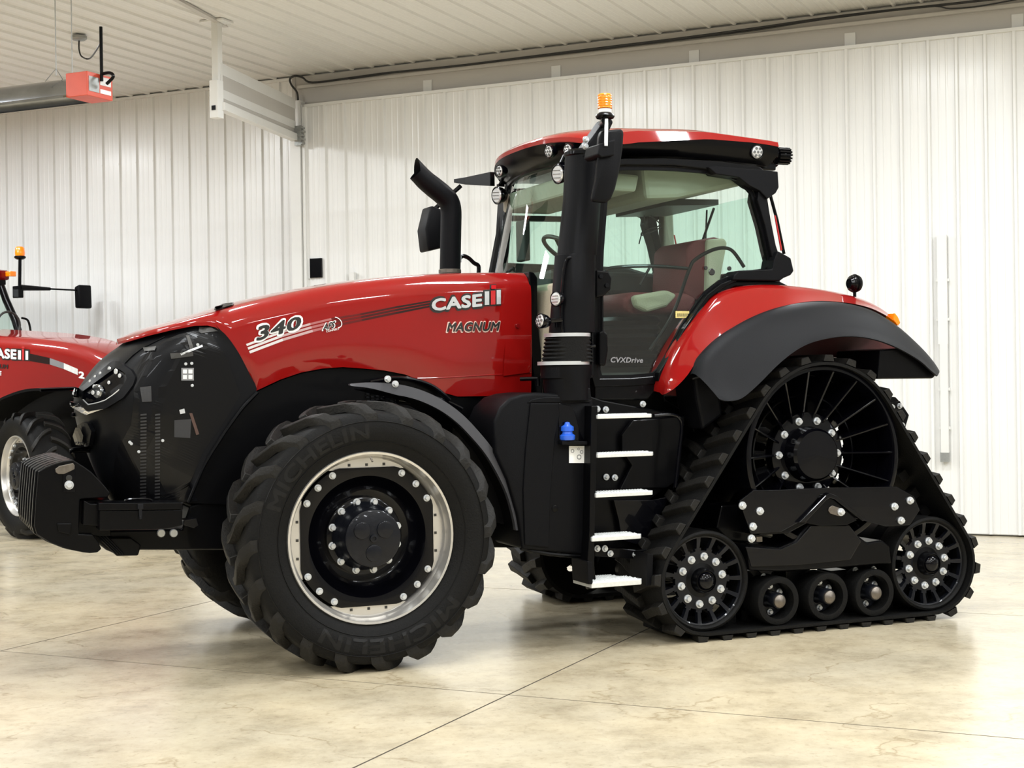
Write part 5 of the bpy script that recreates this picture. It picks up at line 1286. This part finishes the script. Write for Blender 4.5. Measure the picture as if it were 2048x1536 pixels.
# ---------- air intake column
ic = []
for y_px, xl, xr in ((312, 1131, 1207), (400, 1127, 1200), (510, 1115, 1192), (512, 1110, 1190), (600, 1103, 1190), (665, 1097, 1190)):
    A_, B_ = atY(xl, y_px, -.92), atY(xr, y_px, -.92); ic.append(((A_+B_)/2, (B_.x-A_.x)/2))
def column(name, sec, mat, ry=.13, n=28, yc=-.92):
    V = []; F = []
    for c, rx in sec:
        for k in range(n):
            a = 2*PI*k/n; V.append((c.x+rx*.93*math.cos(a), yc+ry*math.sin(a), c.z))
    for i in range(len(sec)-1):
        for k in range(n): F.append((i*n+k, i*n+(k+1) % n, (i+1)*n+(k+1) % n, (i+1)*n+k))
    F += [tuple(range(n)), tuple(range((len(sec)-1)*n, len(sec)*n))]
    return mk(name, V, F, mat, T, smooth=True, angle=40)
col = column('air_intake_column', ic, PLAST)
zt_ = atY(1168, 312, -.92)
MB().lathe([(.0, .035), (.125, .035), (.138, .02), (.138, 0), (.128, -.01)], Vector((ic[0][0].x, -.92, ic[0][0].z)), 32, 'Z').build('intake_cap', BLACK, col, smooth=True, angle=35)
sec = []
for k in range(14):
    q = k/13; y_px = 674+50*q; xl = 1092-8*q; xr = 1178+6*q; A_, B_ = atY(xl, y_px, -.92), atY(xr, y_px, -.92); sec.append(((A_+B_)/2, (B_.x-A_.x)/2*(1.07 if k % 2 else .96)))
column('intake_bellows', sec, RUBBER, .15)
for (y0_, y1_, xl, xr) in ((667, 674, 1091, 1177), (723, 730, 1077, 1176)):
    sec = []
    for yy_ in (y0_, y1_): A_, B_ = atY(xl, yy_, -.92), atY(xr, yy_, -.92); sec.append(((A_+B_)/2, (B_.x-A_.x)/2*1.05))
    column('clamp_band', sec, ZINC, .157)
sec = []
for yy_, xl, xr in ((730, 1078, 1182), (756, 1078, 1180), (758, 1084, 1176), (800, 1088, 1176)): A_, B_ = atY(xl, yy_, -.90), atY(xr, yy_, -.90); sec.append(((A_+B_)/2, (B_.x-A_.x)/2))
column('intake_base', sec, PLAST, .15)
MB().prism(XZ([(1150, 800), (1160, 770), (1178, 776), (1180, 800)], -1.0), -1.03, -.9).build('tank_knob', PLAST, T, bevel=.012)
# ---------- exhaust on the far side of the hood
YE = .50
ex = [atY(900, 552, YE), atY(901, 500, YE), atY(902, 450, YE), atY(902, 420, YE), atY(897, 402, YE), atY(884, 388, YE), atY(868, 375, YE), atY(852, 362, YE), atY(842, 352, YE)]
ex = curve(ex, 5); rE = abs(atY(921, 480, YE).x-atY(880, 480, YE).x)/2*.96
exo = MB(); n = 24; V = []; F = []; up = None
N = len(ex)
tipc = ex[-1]
for i, p in enumerate(ex):
    t = (ex[min(i+1, N-1)]-ex[max(i-1, 0)]).normalized(); a = Vector((0, 1, 0)); w = t.cross(a).normalized()
    for k in range(n):
        ang = 2*PI*k/n; o_ = (a*math.cos(ang)+w*math.sin(ang))*rE*(1-.08*max(0, (i-30)/12))
        V.append(p+o_)
for k in range(n):   # slanted mouth
    base = V[(N-1)*n+k]; q = base-tipc; V.append(tipc+q*1.0+(ex[-1]-ex[-3]).normalized()*(.02+(.11 if q.z > 0 else 0)*max(0, q.z)/rE + .02))
for i in range(N):
    for k in range(n): F.append((i*n+k, i*n+(k+1) % n, (i+1)*n+(k+1) % n, (i+1)*n+k))
exh = mk('exhaust_pipe', V, F, PLAST, T, smooth=True, angle=60)
MB().lathe([(rE*1.0, 0), (rE*1.08, .005), (rE*1.08, .03), (rE, .035)], ex[0]+Vector((0, 0, .015)), 24, 'Z').lathe([(rE*2.0, -.03), (rE*1.5, .0), (rE*1.02, .01)], ex[0]+Vector((0, 0, .0)), 24, 'Z').build('exhaust_collar', STEEL, exh, smooth=True)
MB().tube(curve([atY(917, 520, YE), atY(925, 512, YE), atY(937, 516, YE), atY(948, 526, YE), atY(957, 532, YE), atY(957, 548, YE)], 4), .016, 8).build('exhaust_drain_tube', BLACK, exh, smooth=True)
MB().box(atY(916, 517, YE), (.04, .05, .06)).build('clamp', ZINC, exh, bevel=.004)
# ---------- mirrors and beacon
mp_ = [(1196, 262), (1225, 260), (1251, 258), (1253, 268), (1250, 300), (1241, 345), (1231, 378), (1220, 398), (1205, 407), (1170, 403), (1171, 393), (1180, 360), (1186, 310), (1189, 275)]
def shrink(px, f, c=(1210, 335)): return [(c[0]+(a-c[0])*f, b_) for a, b_ in px]
mr = MB(); A1 = XZ(shrink(mp_, .62, (1200, 335)), -1.20); A2 = XZ(shrink(mp_, .78, (1228, 335)), -1.42)
mir = mr.prism(A2, -1.42, -1.22, [(a+.0, b_) for a, b_ in XZ(shrink(mp_, .72, (1207, 335)), -1.22)]).build('wing_mirror', PLAST, T, bevel=.018, seg=3, smooth=True, angle=35, label='large near wing mirror')
MB().prism(XZ([(1196, 288), (1228, 280), (1226, 312), (1200, 316), (1192, 310)], -1.43), -1.455, -1.25).build('mirror_boss', PLAST, mir, bevel=.008)
zq = atY(1205, 245, -1.1)
bk = MB().prism(XZ([(1160, 316), (1163, 300), (1190, 262), (1205, 240), (1216, 236), (1222, 246), (1212, 268), (1190, 306), (1176, 322)], -1.0), -1.04, -.90).build('mirror_arm', PLAST, T, bevel=.012)
MB().tube([atY(1213, 238, -1.46), atY(1212, 292, -1.46)], .012, 10).build('mirror_tube', ZINC, bk, smooth=True)
MB().tube([atY(1205, 248, -1.0), atY(1211, 241, -1.46)], .026, 10).build('mirror_carrier', BLACK, bk, smooth=True)
for px, py in ((1171, 279), (1170, 293)): inst(BOLT, 'arm_bolt', atY(px, py, -1.045), bk)
bp = atY(1210, 233, -1.30)
bcn = MB().lathe([(0, -.01), (.055, -.012), (.062, .0), (.056, .012), (.040, .022), (.038, .05), (0, .05)], bp, 28, 'Z').build('beacon_base', BLACK, bk, smooth=True, angle=35)
MB().lathe([(.036, .022), (.040, .024), (.040, .046), (.036, .048)], bp, 28, 'Z').build('beacon_collar', WHITE, bk, smooth=True)
pr = [(.046, .05)]
for k in range(5): pr += [(.047, .053+.016*k), (.042, .061+.016*k)]
pr += [(.046, .134), (.040, .142), (0, .144)]
MB().lathe(pr, bp, 28, 'Z').build('beacon_lens', AMBER, bk, smooth=True, angle=60, label='orange ribbed beacon lens')

# far mirror: arm reaches away and down from the roof corner
a0 = atY(985, 358, .88); a1 = atY(935, 362, 1.35)
V = []
for p, h_ in ((a0, .055), (a1, .03), (atY(912, 362, 1.55), .015)):
    V += [p+Vector((-.02, 0, -h_)), p+Vector((.02, 0, -h_)), p+Vector((.02, 0, h_)), p+Vector((-.02, 0, h_))]
F = [(i*4+j, i*4+(j+1) % 4, i*4+4+(j+1) % 4, i*4+4+j) for i in range(2) for j in range(4)]+[(0, 1, 2, 3), (8, 9, 10, 11)]
fm = mk('far_mirror_arm', V, F, BLACK, T, bevel=.004)
c = atY(868, 470, 1.45); MB().prism([(c.x-.05, c.z-.13), (c.x+.08, c.z-.10), (c.x+.10, c.z+.20), (c.x-.02, c.z+.24), (c.x-.07, c.z+.05)], c.y-.0, c.y+.22).build('wing_mirror', PLAST, T, bevel=.02, seg=3, smooth=True, angle=35)
MB().tube([c+Vector((.02, .1, .2)), a1+Vector((0, .15, -.02))], .018, 8).build('far_mirror_tube', BLACK, T, smooth=True)

# ================================================================== SECOND TRACTOR, left background
# local frame as above (X to its rear); turned so it faces right and partly towards the camera
TH = math.radians(36)
fdir = r0*math.cos(TH)-Vector((math.sin(YAW), math.cos(YAW), 0))*math.sin(TH)      # the way it faces
rz2 = math.atan2(-fdir.y, -fdir.x)
wc = at_depth(66, 950, 17.0)                                                       # its near front wheel centre
Rz = Matrix.Rotation(rz2, 3, 'Z')
loc = wc-Rz@Vector((.0, .93, 0)); loc.z = 0
T2 = empty('tractor', (loc.x, loc.y, 0), 'red tractor cut off by the left edge of the photo, behind the big one', 'tractor', rz=rz2)
sW = wc.z/FWZ
w2 = wheel((0, .93, wc.z), PI+math.radians(-14), T2, False, fine=False, lugs=18); w3 = wheel((0, -.93, wc.z), math.radians(-14), T2, False, fine=False, lugs=18)
for w_ in (w2, w3): w_.scale = (sW, sW*.95, sW)
def loc2(px, py, Yl):
    """picture point on the plane y = Yl of the second tractor"""
    o_ = Rz.transposed()@(CAM-Vector((loc.x, loc.y, 0))); d = Rz.transposed()@_ray(px, py); return o_+d*((Yl-o_.y)/d.y)
def XZ2(px, Yl): return [(loc2(a, b_, Yl).x, loc2(a, b_, Yl).z) for a, b_ in px]
YH = .48
up_ = XZ2([(-60, 668), (0, 672), (60, 676), (110, 682), (150, 690), (190, 706), (230, 730), (262, 765), (275, 800)], YH)
lw_ = XZ2([(-60, 812), (0, 810), (25, 808), (50, 785), (80, 780), (110, 779), (150, 782), (200, 800), (240, 830), (262, 850)], YH)
up_ = curve2(up_, 4); xs2 = [min(p[0] for p in up_)+k*(max(p[0] for p in up_)-min(p[0] for p in up_))/30 for k in range(31)]
upt = sorted(up_); lwt = sorted(lw_)
rows = []
x_f = xs2[0]
for X in xs2:
    W = .48*(1-(1-min(1, (X-x_f)/.5+.02))**2.3)**(1/2.3); zt = interp(upt, X); zl = min(interp(lwt, X), zt-.03); r = min(.16, (zt-zl)*.6, W*.7); row = []
    for k in range(5): row.append((X, W, zl+(zt-r-zl)*k/4))
    for k in range(1, 7): a = PI/2*k/6; row.append((X, W-r*(1-math.cos(a)), zt-r+r*math.sin(a)))
    row.append((X, 0, zt+.07)); row += [(x, -y, z) for x, y, z in reversed(row[:-1])]; rows.append(row)
hood2 = MB().sheet(rows).build('hood', RED, T2, smooth=True, angle=40)
def dec2(name, V, F, quad, mat, off=.006):
    V, F = subdiv(V, F, 0); P = []; q = [Vector(p) for p in quad]
    for v in V:
        p = q[0]*(1-v.x)*(1-v.y)+q[1]*v.x*(1-v.y)+q[2]*v.x*v.y+q[3]*(1-v.x)*v.y
        c = loc2(p.x, p.y, YH); P.append((c.x, YH+off+v.z*.00012, c.z))
    mk(name, P, F, mat, hood2)
dec2('brand_outline', *text_mesh('CASE', 1, .08), [(-26, 718), (36, 722), (36, 697), (-26, 693)], PRINTB, .004)
dec2('brand_letters', *text_mesh('CASE', 1, .04), [(-24, 715), (34, 719), (34, 699), (-24, 695)], WHITE, .008)
dec2('brand_outline', *rects([(0, 0, 1, 1)]), [(35, 721), (60, 722), (60, 699), (35, 697)], PRINTB, .004)
dec2('brand_letters', *rects([(.1, .1, .34, .9), (.72, .1, .94, .9)]), [(35, 721), (59, 722), (59, 700), (35, 698)], WHITE, .009)
dec2('brand_letters', *rects([(.42, .05, .60, 1.05), (.40, 1.12, .64, 1.25)]), [(35, 721), (59, 722), (59, 700), (35, 698)], REDL, .009)
dec2('model_name', *text_mesh('MAGNUM', 1, .04, .1), [(-34, 735), (17, 738), (17, 729), (-34, 726)], PRINTB, .006)
dec2('model_name', *text_mesh('CE', 1, .04, .1), [(-8, 750), (4, 751), (4, 742), (-8, 741)], WHITE, .006)
dec2('stripe', *rects([(0, 0, 1, 1)]), [(60, 722), (100, 729), (100, 716), (60, 707)], FADE[5], .003)
dec2('stripe', *rects([(0, 0, 1, 1)]), [(100, 729), (128, 738), (128, 726), (100, 716)], GREYP, .003)
dec2('stripe', *rects([(0, 0, 1, 1)]), [(128, 738), (156, 750), (156, 738), (128, 726)], STICKER, .003)
dec2('number', *text_mesh('2', 1, .05), [(158, 756), (170, 758), (170, 744), (158, 742)], WHITE, .006)
for k in range(5):
    c0_ = loc2(128+k*6, 697+k*1.6, YH-.10); c1_ = loc2(150+k*8, 703+k*2.2, YH-.10)
    MB().tube([c0_+Vector((0, 0, .02)), c1_+Vector((0, 0, .0))], .012, 6).build('hood_vent', RED2, hood2)
MB().prism(XZ2([(-60, 800), (0, 790), (60, 775), (150, 778), (260, 800), (300, 1000), (-60, 1000)], .3), -.34, .34).build('engine_block', BLACK, T2)
fb_ = curve2(XZ2([(-40, 840), (-10, 815), (20, 795), (60, 780), (90, 776), (100, 778)], 1.0), 4)
V = []; F = []
for x, z in fb_: V += [(x, 1.12, z), (x, .62, z+.01), (x, .62, z-.02), (x, 1.12, z-.03)]
for i in range(len(fb_)-1):
    for j in range(4): F.append((i*4+j, i*4+(j+1) % 4, i*4+4+(j+1) % 4, i*4+4+j))
mk('front_fender', V, F, PLAST, T2, smooth=True, angle=40)
MB().tube([Vector((0, -.8, wc.z-.05)), Vector((0, .8, wc.z-.05))], .10, 14).build('front_axle', BLACK, T2, smooth=True)
# cab front: far pillar (its left side) seen at the edge, windscreen, roof corner
YL = -.62
pp = [loc2(0, 566, YL), loc2(12, 600, YL), (loc2(30, 640, YL)), loc2(40, 674, YL)]
MB().tube(pp, .05, 10).build('front_pillar', BLACK, T2, smooth=True)
pn = [Vector((p.x, .70, p.z)) for p in pp]; MB().tube(pn, .05, 10).build('front_pillar', BLACK, T2, smooth=True)
MB().add([pp[0], pp[-1], pn[-1], pn[0]], [(0, 1, 2, 3)]).build('windscreen', GLASS, T2)
zb_ = loc2(20, 680, YL).z; xb = pp[-1].x
MB().prism([(xb+.1, .9), (xb+2.4, .9), (xb+2.4, zb_+.05), (xb+.05, zb_)], -.62, .62).build('cab_body', CABIN, T2, bevel=.03)
rc_ = loc2(8, 552, YL); zt2 = loc2(10, 541, YL).z; zb2 = loc2(10, 560, YL).z
MB().prism([(rc_.x-.02, zb2), (rc_.x+2.2, zb2), (rc_.x+2.2, zt2+.10), (rc_.x+.5, zt2+.08), (rc_.x-.02, zt2)], -.70, .80).build('roof', RED2, T2, bevel=.03)
MB().prism([(rc_.x+.02, zb2-.06), (rc_.x+2.2, zb2-.06), (rc_.x+2.2, zb2), (rc_.x+.02, zb2)], -.66, .76).build('roof_fascia', BLACK, T2)
MB().box(loc2(21, 548, YL-.06), (.12, .10, .07)).build('marker_lamp', AMBER, T2, bevel=.01)
MB().tube([loc2(17, 650, -.1)+Vector((0, .17*math.cos(a), .17*math.sin(a))) for a in [2*PI*k/24 for k in range(24)]], .015, 8, closed=True).build('steering_wheel', CABIN, T2, smooth=True)
ya = YL-.08
MB().tube([loc2(39, 594, ya), loc2(40, 512, ya)], .022, 8).build('beacon_post', BLACK, T2, smooth=True)
MB().box(loc2(36, 584, ya), (.14, .08, .16)).build('arm_bracket', BLACK, T2, bevel=.01)
bc2 = loc2(40, 516, ya)
b2 = MB().lathe([(.045, -.02), (.075, .0), (.075, .02), (.06, .03)], bc2, 20, 'Z').build('beacon_base', BLACK, T2, smooth=True)
MB().lathe([(.060, .02), (.066, .06), (.060, .13), (.045, .150), (0, .155)], bc2, 20, 'Z').build('beacon_lens', AMBER, T2, smooth=True, label='orange beacon lens')
e_ = loc2(40, 575, ya); e2_ = loc2(115, 575, ya-1.0) if False else e_+Vector((0, -1, 0))
# mirror arm sticks out sideways from the far side
def on_line(px):   # along -Y from the post
    lo_, hi_ = 0, 3
    for _ in range(40):
        md = (lo_+hi_)/2; w_ = Rz@(e_+Vector((0, -md, 0)))+Vector((loc.x, loc.y, 0)); d = w_-CAM; sx = 1024+FOC*d.dot(RT)/d.dot(fw)
        if sx < px: lo_ = md
        else: hi_ = md
    return e_+Vector((0, -lo_, 0))
m1 = on_line(100); m2 = on_line(155); m3 = on_line(165)
MB().tube([e_, m1], .035, 8, rs=[.042, .022]).tube([m1, m2], .012, 8).build('mirror_arm', BLACK, T2, smooth=True)
MB().prism([(m3.x-.06, m3.z-.25), (m3.x+.05, m3.z-.25), (m3.x+.06, m3.z+.05), (m3.x-.05, m3.z+.08)], m3.y-.12, m3.y+.10).build('wing_mirror', PLAST, T2, bevel=.025, seg=3, smooth=True, angle=35)
q_ = [loc2(44, 636, ya), loc2(55, 640, ya), loc2(60, 655, ya), loc2(62, 676, ya)]
MB().tube(curve(q_, 4), .015, 8).build('grab_rail', BLACK, T2, smooth=True)
